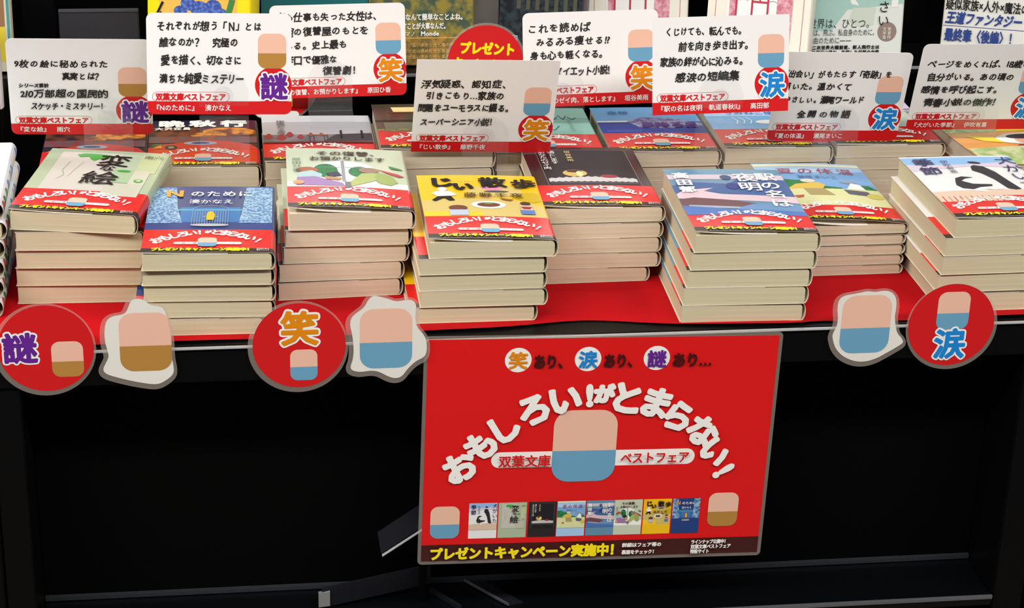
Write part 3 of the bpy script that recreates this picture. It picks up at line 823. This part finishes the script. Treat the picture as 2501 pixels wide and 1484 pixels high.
# ------------------------------------------------------------------ poster
def vert_matrix(cx, cy, cz, rot=0.0, lean=0.0, yaw=0.0):
    """local x right, y up on the sheet, z out to the viewer; lean>0 tips the top back"""
    b = Matrix(((1, 0, 0, 0), (0, 0, -1, 0), (0, 1, 0, 0), (0, 0, 0, 1)))
    return Matrix.Translation((cx, cy, cz)) @ Matrix.Rotation(yaw, 4, 'Z') @ b @ Matrix.Rotation(-lean, 4, 'X') @ Matrix.Rotation(rot, 4, 'Z')
PW, PH = .297, .210
po = empty('campaign_poster', matx=vert_matrix(.1782, -.0042, -.1063, -.01956))
tag(po, 'laminated red campaign poster with arched white lettering hanging from the fixture edge', 'poster')
link('print_sheet', prism('print_sheet', rr(-PW/2, -PH/2, PW/2, PH/2, .0005, 1), -.0001, .0001, CARDR_P := M('poster_red', (218, 18, 20), .4, .4), 'xy'), po)
def film(name, outer, inner, z0, z1, parent, mt=LAM):
    """clear film frame round the print (outer, inner outlines with the same number of points)"""
    n = len(outer); vs = []
    for z in (z0, z1):
        vs += [(p[0], p[1], z) for p in outer] + [(p[0], p[1], z) for p in inner]
    fs = []
    for i in range(n):
        j = (i+1) % n
        fs += [(i, j, n+j, n+i), (2*n+i, 3*n+i, 3*n+j, 2*n+j), (i, 2*n+i, 2*n+j, j), (n+i, n+j, 3*n+j, 3*n+i)]
    return link(name, fixnormals(mesh(name, vs, fs, [mt])), parent)
film('laminate_film', rr(-.1515, -.108, .1515, .108, .004), rr(-PW/2, -PH/2, PW/2, PH/2, .0005), -.0003, .0003, po)
P = Sheet(dz=2e-5, z0=1.6e-4); PT = Sheet(dz=2e-5, z0=6e-4)
def pp(x, y): return (x*K - PW/2, PH/2 - y*K)      # poster mm from its top left corner
P.rect(*pp(0, 210), *pp(297, 194), M('poster_brown', (66, 24, 20), .4, .4))
DKR = M('poster_maroon', (66, 10, 12), .4, .4)
for cx, ch, mt in ((75.8, '笑', ORA), (134.6, '涙', CYB), (193, '謎', VIO)):
    a = pp(cx, 19.5); P.ell(a[0], a[1], .0112, .0112, WHITE, 40)
    PT.z += 2e-4; PT.char(ch, a[0], a[1] - .0003, .0165, mt, .0005)
for x, s, wd in ((88.5, 'あり、', .031), (147.5, 'あり、', .031), (206, 'あり…', .034)):
    a = pp(x, 26); PT.text(s, a[0], a[1], .0135, DKR, width=wd, bold=.0006)
for ch, zx, zy, sz, rt in (('お', 303, 822, 190, 26), ('も', 428, 690, 185, 36), ('し', 560, 590, 185, 32), ('ろ', 745, 478, 195, 20), ('い', 930, 420, 190, 10), ('!', 1082, 392, 170, 3), ('が', 1172, 388, 110, 0),
                           ('と', 1312, 412, 200, -8), ('ま', 1498, 440, 195, -18), ('ら', 1645, 520, 190, -26), ('な', 1805, 610, 185, -34), ('い', 1895, 735, 175, -50), ('!', 1968, 848, 165, -58)):
    u = (zx - 85) / 2150 * 297; v = (zy - (82 - (zx - 85) * .0145)) / 6.27
    a = pp(u, v)
    PT.z += 2e-5; PT.char(ch, a[0], a[1], sz / 7.0 * K * 1.10, WHITE, .0017, math.radians(rt))
a = pp(57, 120.5); b = pp(233, 105.5); P.rrect(a[0], a[1], b[0], b[1], .0073, WHITE)
a = pp(63, 118); PT.text('双葉文庫', a[0], a[1], .0118, CARDR, width=.045, bold=.0003)
a = pp(168, 117); PT.text('ベストフェア', a[0], a[1], .0118, CARDR, width=.060, bold=.0003)
a = pp(136.5, 101); P2 = Sheet(dz=2e-5, z0=4.0e-4); patch(P2, a[0], a[1], .074, DENIM)
a = pp(19.5, 172); patch(P2, a[0], a[1], .034, DENIM); a = pp(262.5, 166); patch(P2, a[0], a[1], .036, COAT)
for x, key in ((40, 'H'), (65.5, 'A'), (91.5, 'E'), (116.5, 'G'), (142, 'F'), (166.5, 'C'), (192, 'D'), (217.5, 'B')):
    a = pp(x, 188.5); sc = 24.4 / 105
    P.rect(a[0], a[1], a[0] + .0244, a[1] + .148*sc, ART[key][0])
    P2.z = 4.2e-4; P2.add(ART[key][1], a[0], a[1], sc); P2.add(ART[key][2], a[0], a[1], sc)
a = pp(7, 206.5); PT.text('プレゼントキャンペーン実施中！', a[0], a[1], .0125, YEL, width=.168, bold=.0007)
for x, y, s, wd in ((175, 199.5, '詳細はフェア帯の', .035), (175, 206.5, '裏面をチェック！', .031), (236, 198, 'ラインナップ公開中！', .033), (236, 202.7, '双葉文庫ベストフェア', .036), (236, 207.3, '特設サイト', .017)):
    a = pp(x, y); PT.text(s, a[0], a[1], .0045, WHITE, width=wd, bold=.0002)
link('printed_panels', P.mesh('printed_panels'), po); link('printed_pictures', P2.mesh('printed_pictures'), po); link('lettering', PT.mesh('lettering'), po)

# ------------------------------------------------------------------ laminated tags on the fixture edge
def round_tag(cx, cz, r, rl, off, kanji, kx, kz, ks, mt, px, pz, ph, low, label, rot=0.0, y=-.0048):
    o = empty('round_tag', matx=vert_matrix(cx, y, cz, rot)); tag(o, label, 'tag', 'round laminated tags on the fixture edge')
    circ = arcpts(0, 0, r, r, 0, 360, 64)[:-1]
    link('print_disc', prism('print_disc', circ, -.0001, .0001, CARDR, 'xy'), o)
    film('laminate_film', [(off[0] + rl*math.cos(2*PI*i/64), off[1] + rl*math.sin(2*PI*i/64)) for i in range(64)], circ, -.0003, .0003, o)
    S = Sheet(dz=3e-5, z0=1.4e-4)
    outlined(S, kanji, kx, kz, ks, mt, ks*.035, ks*.055)
    link('lettering', S.mesh('lettering'), o)
    S = Sheet(dz=3e-5, z0=1.2e-4); patch(S, px, pz, ph, low)
    S.clip(-r*.94, -r*.94, r*.94, r*.94)
    link('colour_patch', S.mesh('colour_patch'), o)
round_tag(-.2755, .0050, .0378, .0405, (-.0010, -.0012), '謎', -.0205, .0010, .0275, VIO, .0165, -.0100, .034, COAT, 'round red tag with a violet character at the left end of the fixture edge')
round_tag(-.0735, .0005, .0378, .0408, (-.0010, -.0012), '笑', .0005, .0155, .0315, ORA, .0035, -.0175, .030, DENIM, 'round red tag with an orange character beside the waving cut-out')
round_tag(.4775, .0005, .0378, .0400, (.0005, -.0015), '涙', .0005, -.0175, .0285, CYB, .0005, .0130, .038, DENIM, 'round red tag with a blue character at the right end of the fixture edge')

def offset_outline(pts, d):
    n = len(pts); area_ = sum(pts[i][0]*pts[(i+1) % n][1] - pts[(i+1) % n][0]*pts[i][1] for i in range(n))
    sg = 1 if area_ > 0 else -1; out = []
    for i in range(n):
        a, b = pts[i-1], pts[(i+1) % n]; dx, dy = b[0]-a[0], b[1]-a[1]; L = math.hypot(dx, dy) or 1
        out.append((pts[i][0] + sg*dy/L*d, pts[i][1] - sg*dx/L*d))
    return out
def smooth(pts, it=2):
    for _ in range(it):
        q = []
        for i in range(len(pts)):
            a, b = pts[i], pts[(i+1) % len(pts)]
            q += [(a[0]*.75 + b[0]*.25, a[1]*.75 + b[1]*.25), (a[0]*.25 + b[0]*.75, a[1]*.25 + b[1]*.75)]
        pts = q
    return pts
def die_cut(pts, low, label, y=-.0056, pcx=0, pcz=0, ph=.05):
    cx = sum(p[0] for p in pts)/len(pts)/1000; cz = sum(p[1] for p in pts)/len(pts)/1000
    q = smooth([(p[0]/1000 - cx, p[1]/1000 - cz) for p in pts], 2)
    o = empty('cutout_tag', matx=vert_matrix(cx, y, cz)); tag(o, label, 'tag', 'laminated die-cut tags on the fixture edge')
    link('print_card', prism('print_card', q, -.0001, .0001, M('cutout_white', (226, 222, 212), .5, .3), 'xy'), o)
    film('laminate_film', [(p[0] - .0006, p[1] - .0012) for p in offset_outline(q, .0033)], q, -.0003, .0003, o)
    S = Sheet(dz=3e-5, z0=1.3e-4); patch(S, pcx, pcz, ph, low); link('colour_patch', S.mesh('colour_patch'), o)
die_cut([(-201.7, 46.9), (-206.6, 45.3), (-208.8, 39.6), (-211.1, 34.4), (-215.1, 32.7), (-221.6, 32.0), (-226.5, 28.7), (-228.5, 21.6), (-229.0, 10.9), (-227.1, 1.8), (-226.2, -3.7), (-229.3, -9.9), (-231.5, -14.3), (-230.5, -18.0), (-225.0, -21.0), (-209.1, -26.1), (-194.6, -29.4), (-187.3, -29.7), (-180.6, -25.8), (-175.5, -21.0), (-174.9, -15.5), (-176.5, -5.4), (-176.4, 9.0), (-177.2, 19.8), (-179.1, 32.4), (-182.0, 38.8), (-186.8, 39.8), (-191.6, 40.8), (-196.2, 45.4)],
        COAT, 'white die-cut laminated tag with a tan and peach patch, left of the round orange tag', pcx=.007, pcz=-.002, ph=.056)
die_cut([(-13.0, 43.7), (-17.1, 40.7), (-20.4, 33.6), (-26.2, 29.2), (-31.2, 24.9), (-32.5, 18.6), (-30.4, 9.4), (-29.2, -3.4), (-30.1, -13.5), (-32.2, -18.9), (-31.4, -22.6), (-24.7, -24.7), (-14.7, -23.3), (-8.0, -24.9), (-0.5, -29.8), (5.4, -31.4), (10.4, -29.8), (14.6, -23.4), (21.3, -16.3), (28.8, -12.8), (30.8, -7.4), (30.3, 2.8), (26.9, 9.3), (22.7, 14.0), (21.0, 20.4), (21.3, 29.5), (21.7, 34.9), (18.3, 39.1), (11.7, 38.8), (5.1, 37.7), (-1.5, 40.6), (-8.1, 42.6)],
        DENIM, 'white die-cut laminated tag with a blue patch at the upper left corner of the poster', pcx=-.001, pcz=-.002, ph=.058, y=-.0064)
die_cut([(400.7, 34.4), (394.6, 33.0), (388.4, 31.9), (380.7, 30.9), (376.4, 27.0), (376.0, 18.7), (377.5, 10.3), (377.1, 2.9), (374.1, -3.7), (374.1, -7.9), (377.3, -17.3), (384.3, -25.1), (394.3, -30.1), (403.9, -31.3), (413.9, -28.7), (422.2, -23.9), (432.6, -17.5), (437.0, -14.3), (435.0, -10.0), (430.6, -5.7), (428.2, 2.0), (426.6, 10.4), (427.3, 18.7), (426.4, 27.0), (422.7, 32.5), (416.3, 34.6), (408.6, 33.4), (405.4, 33.6)],
        DENIM, 'white die-cut laminated tag with a blue patch beside the round blue tag at right', pcx=-.002, pcz=-.002, ph=.058)

# ------------------------------------------------------------------ hand-lettered cards on clear stands
def card(name_desc, x, y, z, wd, ht, rot, lean, lines, title, kanji, kmat, low, rounded, plate_x, plate_bottom, base_fwd=None, yaw=0.0, sdesc=''):
    """x, z: lower left corner of the card at depth y"""
    r = math.radians(rot)
    Mx = vert_matrix(x, y, z, r, math.radians(lean), math.radians(yaw))
    o = empty('pop_card', matx=Mx); tag(o, name_desc, 'card', 'hand-lettered cards on clear stands')
    out = rr(0, 0, wd, ht, .006 if rounded else .0006, 6)
    link('card_sheet', prism('card_sheet', out, -.0003, 0, CARDW, 'xy'), o)
    S = Sheet(dz=2e-5, z0=3e-5)
    bandp = [(p[0], p[1]) for p in rr(0, 0, wd, .0115, .006 if rounded else .0006, 6) if p[1] < .0058] + [(0, .0115)]
    bandp = [p for p in bandp if not (p[0] == 0 and p[1] == .0115)]
    bandp = sorted([p for p in bandp if p[0] > wd/2], key=lambda p: p[1]) if False else bandp
    pts = [p for p in out if p[1] <= .0115]
    left = sorted([p for p in pts if p[0] < wd/2], key=lambda p: -p[1]); right = sorted([p for p in pts if p[0] >= wd/2], key=lambda p: p[1])
    S.poly([(0, .0115)] + left + right + [(wd, .0115)], CARDR)
    cx, cy, rad = wd - .0158, .0258, .0160
    S.ell(cx, cy, rad, rad, CARDR, 48)
    S.rrect(.0040, .0110, .0705, .0196, .0043, CARDR); S.rrect(.0044, .0114, .0701, .0192, .0039, CARDW)
    S.clip(0, 0, wd, ht)
    link('printed_panels', S.mesh('printed_panels'), o)
    T = Sheet(dz=2e-5, z0=2.4e-4)
    T.text('双葉文庫ベストフェア', .0070, .0127, .0068, CARDR, width=.0605, bold=.0003)
    T.text(title, .0045, .0035, .0060, WHITE, bold=.00008, width=.0058 * sum((1 if ord(c) > 255 else .7) for c in title))
    outlined(T, kanji, cx + .0005, cy - .0010, .0240, kmat, .0008, .0014)
    link('lettering', T.mesh('lettering'), o)
    Hs = Sheet(dz=2e-5, z0=1.2e-4)
    for s, x0, y0, w0, sz in lines:
        Hs.text(s, x0*K, y0*K, sz*K, PEN, width=w0*K, bold=.00024, jit=1.0)
    Hs.clip(0, 0, wd, ht)
    link('handwriting', Hs.mesh('handwriting'), o)
    S = Sheet(dz=2e-5, z0=1e-4); patch(S, cx - .001, .0555, .033, low); link('colour_patch', S.mesh('colour_patch'), o)
    # clear stand: plate with a round clip in front of the card, standing on plate_bottom
    st = empty('card_stand', (plate_x, y, plate_bottom)); tag(st, 'clear plastic stand of the ' + sdesc, 'card stand', 'clear card stands')
    st.rotation_euler = (0, 0, math.radians(yaw))
    # the plate leans like the card
    pw = .0215; zc = z + .0155 - plate_bottom
    prof = [(-pw, 0), (pw, 0), (pw, zc)] + arcpts(0, zc, pw, pw, 0, 180, 20)[1:-1] + [(-pw, zc)]
    zb = z - plate_bottom; tl = math.tan(math.radians(lean))
    me = prism('plate', prof, -.0016, -.0008, ACR)
    for v in me.vertices:
        v.co.y += (v.co.z - zb) * tl if v.co.z > zb else 0
        if lean < 0 and v.co.z > zb: v.co.y -= 0
    link('plate', me, st)
    ring = arcpts(0, zc, .0085, .0085, 0, 360, 28)[:-1]
    me = prism('round_clip', ring, -.0028, -.0017, ACR)
    for v in me.vertices: v.co.y += (v.co.z - zb) * tl
    link('round_clip', me, st)
    if base_fwd: link('base', box_mesh('base', -pw, pw, -base_fwd, -.0016, .0002, .0010, ACR), st)
    return o
C1 = 'hand-lettered '
card(C1 + 'grey card with a violet character, leftmost of all the cards', -.316, .243, .1005, .1235, .0990, -1.4, -15,
     [('9枚の絵に秘められた', 6.4, 70.5, 80, 8.6), ('真実とは？', 46, 58, 36, 8.6), ('シリーズ累計', 9, 50, 26, 4.4), ('210万部超の国民的', 9.5, 40, 76, 9), ('スケッチ・ミステリー！', 18, 27.5, 66, 8)],
     '『変な絵』　雨穴', '謎', VIO, COAT, True, -.2315, .0, sdesc='leftmost grey card')
card(C1 + 'white card with a violet character standing above the red car cover', -.1947, .200, .1315, .1245, .0880, -1.1, 10,
     [('それぞれが想う「Ｎ」とは', 9, 73.5, 90, 9), ('誰なのか？　究極の', 11, 59.5, 68, 9), ('愛を描く、切なさに', 12, 44, 70, 9), ('満ちた純愛ミステリー', 10.5, 28, 73, 9)],
     '『Nのために』　湊かなえ', '謎', VIO, COAT, True, -.1290, .0, sdesc='white card with the violet character')
card(C1 + 'white card with an orange character behind the leftmost pair of cards', -.0825, .385, .0825, .1300, .0895, .8, 10,
     [('恋も仕事も失った女性は、', 6, 74.5, 102, 9), ('凄腕の復讐屋のもとを', 4, 60.5, 91, 9.4), ('訪れる。史上最も', 4, 47.5, 70, 9), ('辛口で優雅な', 13, 33.5, 51, 9), ('復讐劇！', 49, 22.5, 37, 9)],
     '『その復讐、お預かりします』　原田ひ香', '笑', ORA, DENIM, True, -.0270, .0695, .05, sdesc='white card behind the two leftmost cards')
card(C1 + 'square-cornered grey card with an orange character before the round campaign tag', .039, .245, .0760, .1290, .0990, -1.6, -15,
     [('浮気疑惑、認知症、', 5, 70, 82, 9.4), ('引きこもり…家族の', 10.5, 58, 71, 9), ('問題をユーモラスに綴る。', 3.5, 45, 87, 9), ('スーパーシニア小説！', 7, 30.5, 70, 8)],
     '『じい散歩』　藤野千夜', '笑', ORA, DENIM, False, .1070, .0, sdesc='square-cornered grey card')
card(C1 + 'white card with an orange character between the campaign tag and the navy cover', .1535, .320, .0910, .1300, .0895, 1.2, 10,
     [('これを読めば', 4.5, 71, 60, 9.4), ('みるみる痩せる!?', 11.5, 58.5, 72, 9.4), ('身も心も軽くなる。', 7, 46, 74, 9), ('ダイエット小説！', 30, 30, 58, 9)],
     '『あなたのゼイ肉、落とします』　垣谷美雨', '笑', ORA, DENIM, True, .1905, .0690, .05, sdesc='white card right of the round campaign tag')
card(C1 + 'white square-cornered card with a blue character above the railway cover', .2575, .222, .1145, .1268, .0885, 1.0, 10,
     [('くじけても、転んでも。', 11.5, 72, 75, 8.8), ('前を向き歩き出す。', 24, 58.5, 70, 9), ('家族の絆が心に沁みる。', 7, 44.5, 81, 9), ('感涙の短編集', 21, 30.5, 60, 9.4)],
     '『駅の名は夜明　軌道春秋Ⅱ』　高田郁', '涙', CYB, DENIM, False, .3200, .0, sdesc='white square-cornered card')
card(C1 + 'grey card with a blue character above the green field cover', .3785, .2685, .0715, .1275, .0955, -1.4, -12,
     [('「出会い」がもたらす「奇跡」を', 3, 69, 108, 8.6), ('描いた。温かくて', 7, 56, 67, 8.6), ('やさしい。瀬尾ワールド', 10, 42, 78, 8.2), ('全開の物語', 24, 26.5, 54, 8.6)],
     '『夏の体温』　瀬尾まいこ', '涙', CYB, DENIM, True, .4450, .0, sdesc='grey card above the green field cover')
card(C1 + 'grey card with a blue character cut by the right edge of the picture', .5115, .262, .0820, .1310, .0950, -.8, -15,
     [('ページをめくれば、18歳の', 8, 70, 100, 8.8), ('自分がいる。あの頃の', 10, 56, 85, 9), ('感情を呼び起こす。', 7, 42, 80, 9), ('青春小説の傑作！', 12, 28, 76, 9)],
     '『犬がいた季節』　伊吹有喜', '涙', CYB, DENIM, True, .5780, .0, sdesc='card cut by the right edge')

# round campaign tags on clear stems behind the cards
def campaign_tag(cx, y, cz, r, foot, label):
    o = empty('campaign_tag', matx=vert_matrix(cx, y, cz, math.radians(-3), math.radians(3))); tag(o, label, 'tag', 'round campaign tags behind the cards')
    c = arcpts(0, 0, r, r, 0, 360, 56)[:-1]
    link('print_disc', prism('print_disc', c, -.0002, 0, CARDR, 'xy'), o)
    film('laminate_film', [(p[0]*1.06, p[1]*1.06) for p in c], c, -.0003, .0001, o)
    S = Sheet(dz=3e-5, z0=6e-5)
    S.rrect(-.0210, -r*.93, .0210, -r*.72, .004, WHITE)
    S.text('プレゼント', -.0255, .0090, .0125, YEL, width=.053, bold=.0007)
    S.text('キャンペーン', -.0310, -.0060, .0125, YEL, width=.062, bold=.0007)
    S.text('実施中！', -.0210, -.0210, .0120, YEL, width=.042, bold=.0007)
    link('lettering', S.mesh('lettering'), o)
    link('stem', box_mesh('stem', -.006, .006, foot - cz, -.01, -.0016, -.0006, ACR), o)
campaign_tag(.1170, .330, .1330, .0362, .0795, 'round red campaign tag with yellow lettering above the square-cornered grey card')
campaign_tag(-.0760, .4050, .0905, .0362, .0012, 'round red campaign tag almost hidden behind two white cards at left')

# ------------------------------------------------------------------ books facing out on the ledge
def standing(name, label, x, y, z, Wd, Ht, t, rgb, artf, yaw=0.0, lean=6.0, pages=CREAM, band=None, grp='face-out books on the back ledge'):
    cm = M('cover_' + name, rgb, .3, .5)
    R = book_meshes(name, Wd, Ht, t, cm, 0, False, pages=pages, spine=.003)
    art, title = artf() if artf else (None, None)
    for Q in (art, title):
        if Q is not None: Q.v = [(v[0] * Wd / .105, v[1], v[2]) for v in Q.v]
    if art is not None and art.v: art.clip(.0003, .0003, Wd - .0004, Ht - .0004)
    base = Matrix(((1, 0, 0, 0), (0, 0, -1, 0), (0, 1, 0, 0), (0, 0, 0, 1)))
    mx = Matrix.Translation((x, y, z)) @ Matrix.Rotation(math.radians(yaw), 4, 'Z') @ Matrix.Rotation(math.radians(-lean), 4, 'X') @ base
    return make_book(R, 'paperback_book', label, grp, mx, art if art is not None and art.v else None, title if title is not None and title.v else None)
def f_yellow():
    S, T = sh()
    S.rect(12*K, 20*K, 92*K, 146*K, tone((232, 186, 84)))
    bl = M('petal_print', (92, 122, 196), .4, .4, rgb2=(52, 74, 150), nscale=350)
    for x, y, r in ((34, 96, 7), (42, 104, 8), (54, 100, 10), (62, 92, 9), (68, 104, 8), (48, 90, 6), (76, 98, 6)): S.ell(x*K, y*K, r*K, r*.8*K, bl)
    S.poly(mmp([(70, 60), (76, 62), (90, 112), (84, 112)]), tone((64, 130, 66)))
    T.line(mmp([(16, 104), (10, 92), (4, 80)]), .0022, INK); T.line(mmp([(13, 94), (24, 82)]), .0022, INK)
    for Q in (S, T): Q.v = [(v[0], v[1] + -30*K, v[2]) for v in Q.v]
    return S, T
def f_meadow():
    S, T = sh()
    g = M('meadow_print', (148, 132, 58), .45, .4, rgb2=(66, 88, 72), nscale=110); g2 = M('straw_print', (182, 136, 62), .45, .4, rgb2=(120, 104, 60), nscale=160)
    S.rect(0, 0, 105*K, 148*K, g); S.rect(0, 0, 105*K, 30*K, g2); S.rect(0, 27*K, 105*K, 28*K, tone((206, 176, 90)))
    T.text('みつけるなんて簡単なことよね。', 14*K, 46*K, .0072, WHITE, width=.084, bold=.0002); T.text('さがすことが大事なんだ。', 24*K, 37*K, .0072, WHITE, width=.056, bold=.0002)
    T.text('ロマノ', 31*K, 30*K, .0052, WHITE); T.text('Monde', 52*K, 30*K, .0064, WHITE, bold=.0002)
    for i in range(3): T.text('画家が追い求めた光と風の物語', 30*K, (19 - 6*i)*K, .0042, tone((230, 206, 130)), width=.06)
    return S, T
def f_navy():
    S, T = sh()
    d = M('night_print', (44, 56, 62), .4, .4, rgb2=(20, 26, 34), nscale=160)
    S.rect(0, 0, 105*K, 148*K, d)
    for i in range(7): S.rect((22 + 12*i)*K, 60*K, (27 + 12*i)*K, 110*K, tone((78, 80, 64)))
    T.text('風の', 22*K, 34*K, .010, tone((170, 190, 200)), vertical=True)
    return S, T
def f_shop():
    S, T = sh()
    rd = tone((190, 62, 82)); pk = M('curtain_pink_print', (232, 176, 186), .45, .3, rgb2=(206, 120, 134), nscale=200)
    S.line(mmp([(8, 2), (8, 146)]), .0005, rd); S.line(mmp([(97, 2), (97, 146)]), .0005, rd)
    S.rect(20*K, 30*K, 86*K, 76*K, tone((250, 246, 240)))
    S.rect(18*K, 74*K, 88*K, 76.5*K, rd); S.rect(22*K, 30*K, 28*K, 74*K, pk); S.rect(70*K, 28*K, 86*K, 74*K, pk)
    for x in (28, 44, 60): S.rect(x*K, 30*K, (x + 2)*K, 76*K, rd)
    S.rect(44*K, 66*K, 62*K, 68*K, rd); S.rect(52*K, 66*K, 53.5*K, 76*K, rd)
    for x in (36, 66): S.line(mmp(arcpts(x, 66, 5, 3, 20, 160)), .0005, tone((150, 140, 140)))
    for x, y, c in ((34, 40, (226, 160, 120)), (50, 46, (170, 190, 90)), (64, 42, (226, 160, 120)), (76, 34, (120, 70, 60))): S.ell(x*K, y*K, 4*K, 4*K, tone(c))
    return S, T
def f_green():
    S, T = sh()
    S.rect(0, 88*K, 105*K, 148*K, tone((176, 202, 168))); S.poly(mmp([(0, 62), (30, 60), (46, 82), (105, 88), (105, 96), (0, 92)]), tone((168, 204, 194)))
    S.poly(mmp([(52, 84), (76, 84), (74, 66), (60, 64), (48, 70)]), tone((206, 216, 200)))
    S.poly(mmp([(46, 98), (52, 104), (54, 92), (58, 86), (50, 88)]), WHITE); S.rect(92*K, 84*K, 99*K, 110*K, WHITE)
    S.poly(mmp([(2, 92), (10, 94), (12, 88), (6, 84), (1, 86)]), tone((70, 120, 124)))
    S.ell(89*K, 59*K, 10*K, 10*K, M('bronze_seal_print', (150, 128, 120), .3, .6))
    g = M('letter_grey_green', (66, 74, 70))
    T.text('世界は、ひとつ。', 6*K, 64*K, .0110, g, width=.069); T.text('私は、飛ぶ。私自身のために。', 6*K, 56*K, .0075, g, width=.073); T.text('自由のために――', 6*K, 48*K, .0075, g, width=.046)
    for i, s in enumerate(('第二次世界大戦前夜、新人飛行士は', '単独飛行に挑む。失踪した伝説の女性', '二人の物語が、圧巻のスケールで描く。')): T.text(s, 6*K, (42 - 5*i)*K, .0042, INK, width=.076, bold=.0002)
    T.text('ください', 84*K, 120*K, .0130, INK, vertical=True, width=.056)
    T.text('文学賞', 86*K, 64*K, .0042, WHITE, vertical=True); T.text('受賞作', 91*K, 64*K, .0042, WHITE, vertical=True)
    for Q in (S, T): Q.v = [(v[0], v[1] - 27*K, v[2]) for v in Q.v]
    S.rect(0, 118*K, 105*K, 148*K, tone((176, 202, 168)))
    return S, T
def f_fantasy():
    S, T = sh()
    S.rect(0, 92*K, 105*K, 148*K, M('hall_print', (150, 140, 112), .4, .4, rgb2=(96, 84, 60), nscale=60)); S.poly(mmp([(64, 92), (72, 130), (80, 92)]), tone((220, 190, 90)))
    S.rect(30*K, 92*K, 64*K, 101*K, INK)
    nv = tone((40, 66, 140))
    T.text('皇女編', 34*K, 94*K, .0070, tone((220, 200, 150)), width=.026)
    T.text('疑似家族×人外×魔法の', 1*K, 76*K, .0125, INK, width=.100, bold=.0002)
    T.text('王道ファンタジー', 3*K, 62*K, .0135, nv, width=.092, bold=.0004, shear=.2)
    S.rect(0, 58*K, 105*K, 58.6*K, nv)
    T.text('最終章〈後編〉！', 3*K, 44*K, .0140, nv, width=.088, bold=.0004)
    for Q in (S, T): Q.v = [(v[0], v[1] + -23*K, v[2]) for v in Q.v]
    return S, T
def f_blue():
    S, T = sh()
    S.rect(0, 30*K, 105*K, 126*K, tone((40, 50, 112))); S.rect(0, 126*K, 105*K, 138*K, tone((186, 70, 50))); S.rect(0, 0, 105*K, 30*K, tone((120, 44, 60)))
    S.ell(86*K, 84*K, 10*K, 16*K, tone((84, 140, 220))); S.ell(92*K, 46*K, 9*K, 8*K, tone((230, 130, 60))); S.rect(94*K, 20*K, 104*K, 120*K, tone((64, 76, 150)))
    T.text('できる', 80*K, 60*K, .0075, WHITE)
    return S, T
def f_tan():
    S, T = sh()
    S.poly(mmp([(80, 40), (100, 40), (100, 90), (92, 110), (86, 90)]), tone((150, 110, 80))); S.rect(60*K, 10*K, 100*K, 44*K, tone((222, 200, 60))); S.rect(102*K, 0, 105*K, 148*K, tone((70, 150, 150)))
    return S, T
LZ = .0906
pgw = page_mat('paper_white', (226, 226, 220)); pgg = page_mat('paper_grey', (150, 148, 142)); pgb = page_mat('paper_pale_blue', (196, 206, 214))
standing('tan', 'tan illustrated book with a teal edge at the far left of the ledge', -.4380, .470, LZ, .105, .148, .016, (214, 206, 184), f_tan)
standing('blue', 'navy illustrated book in a clear cover at the left edge above the white stack', -.4370, .345, .0950, .104, .130, .020, (230, 232, 236), f_blue, lean=4)
standing('iris', 'bright yellow book with blue petals standing behind the second card', -.1925, .4560, LZ, .105, .148, .026, (246, 222, 22), f_yellow, yaw=-22)
standing('teal', 'dark teal book mostly hidden behind the white card at left', -.0900, .4700, LZ, .105, .148, .014, (38, 108, 112), None)
standing('meadow', 'brown and green painted book with white handwriting left of the campaign tag', .0160, .4700, LZ, .104, .148, .014, (140, 124, 60), f_meadow, pages=pgg)
standing('night', 'dark night-patterned book with a pale spine right of the campaign tag', .1550, .4720, LZ, .084, .148, .030, (38, 46, 54), f_navy, yaw=-24, pages=pgb)
standing('shop1', 'cream book with a red shopfront drawing, the left one of two', .2350, .4700, LZ, .104, .148, .014, (244, 238, 220), f_shop, pages=pgw)
standing('shop2', 'cream book with a red shopfront drawing, the right one beside the pale green book', .3660, .4720, LZ, .104, .148, .030, (244, 238, 220), f_shop, yaw=-22, pages=pgg)
standing('green', 'pale green and white book with grey lettering and a bronze seal', .4560, .4560, LZ, .105, .148, .014, (226, 230, 224), f_green)
standing('fantasy', 'white book with black and blue lettering in the upper right corner', .6120, .4700, LZ, .088, .148, .022, (228, 226, 220), f_fantasy, yaw=-18, pages=page_mat('paper_dark', (30, 30, 32)))
gb = link('grey_board', box_mesh('grey_board', .1190, .1500, .4900, .4960, LZ, .2300, M('warm_grey_board', (140, 134, 126), .6, .3, noise=.12, nscale=25), .001))
tag(gb, 'warm grey board standing between the brown painted book and the dark night book', 'board')
rs = link('display_riser', box_mesh('display_riser', -.56, -.3340, .320, .425, .0002, .0945, BLACKD, .001))
tag(rs, 'black display riser block under the navy book at the left edge', 'riser')
bs = empty('book_stand', (-.248, .46, LZ)); tag(bs, 'empty dark grey book stand on the ledge beside the yellow book', 'book stand')
link('back_plate', box_mesh('back_plate', -.0385, .0385, .0, .004, .0004, .0590, M('stand_grey', (44, 45, 50), .4, .4), .001), bs)
link('top_rim', box_mesh('top_rim', -.0385, .0385, -.0005, .0045, .0585, .0612, M('stand_rim', (66, 67, 72), .4, .4), .0005), bs)
link('foot_lip', box_mesh('foot_lip', -.0385, .0385, -.018, .0, .0004, .0040, M('stand_grey', (44, 45, 50), .4, .4), .0008), bs)

bpy.data.objects.remove(_fo)
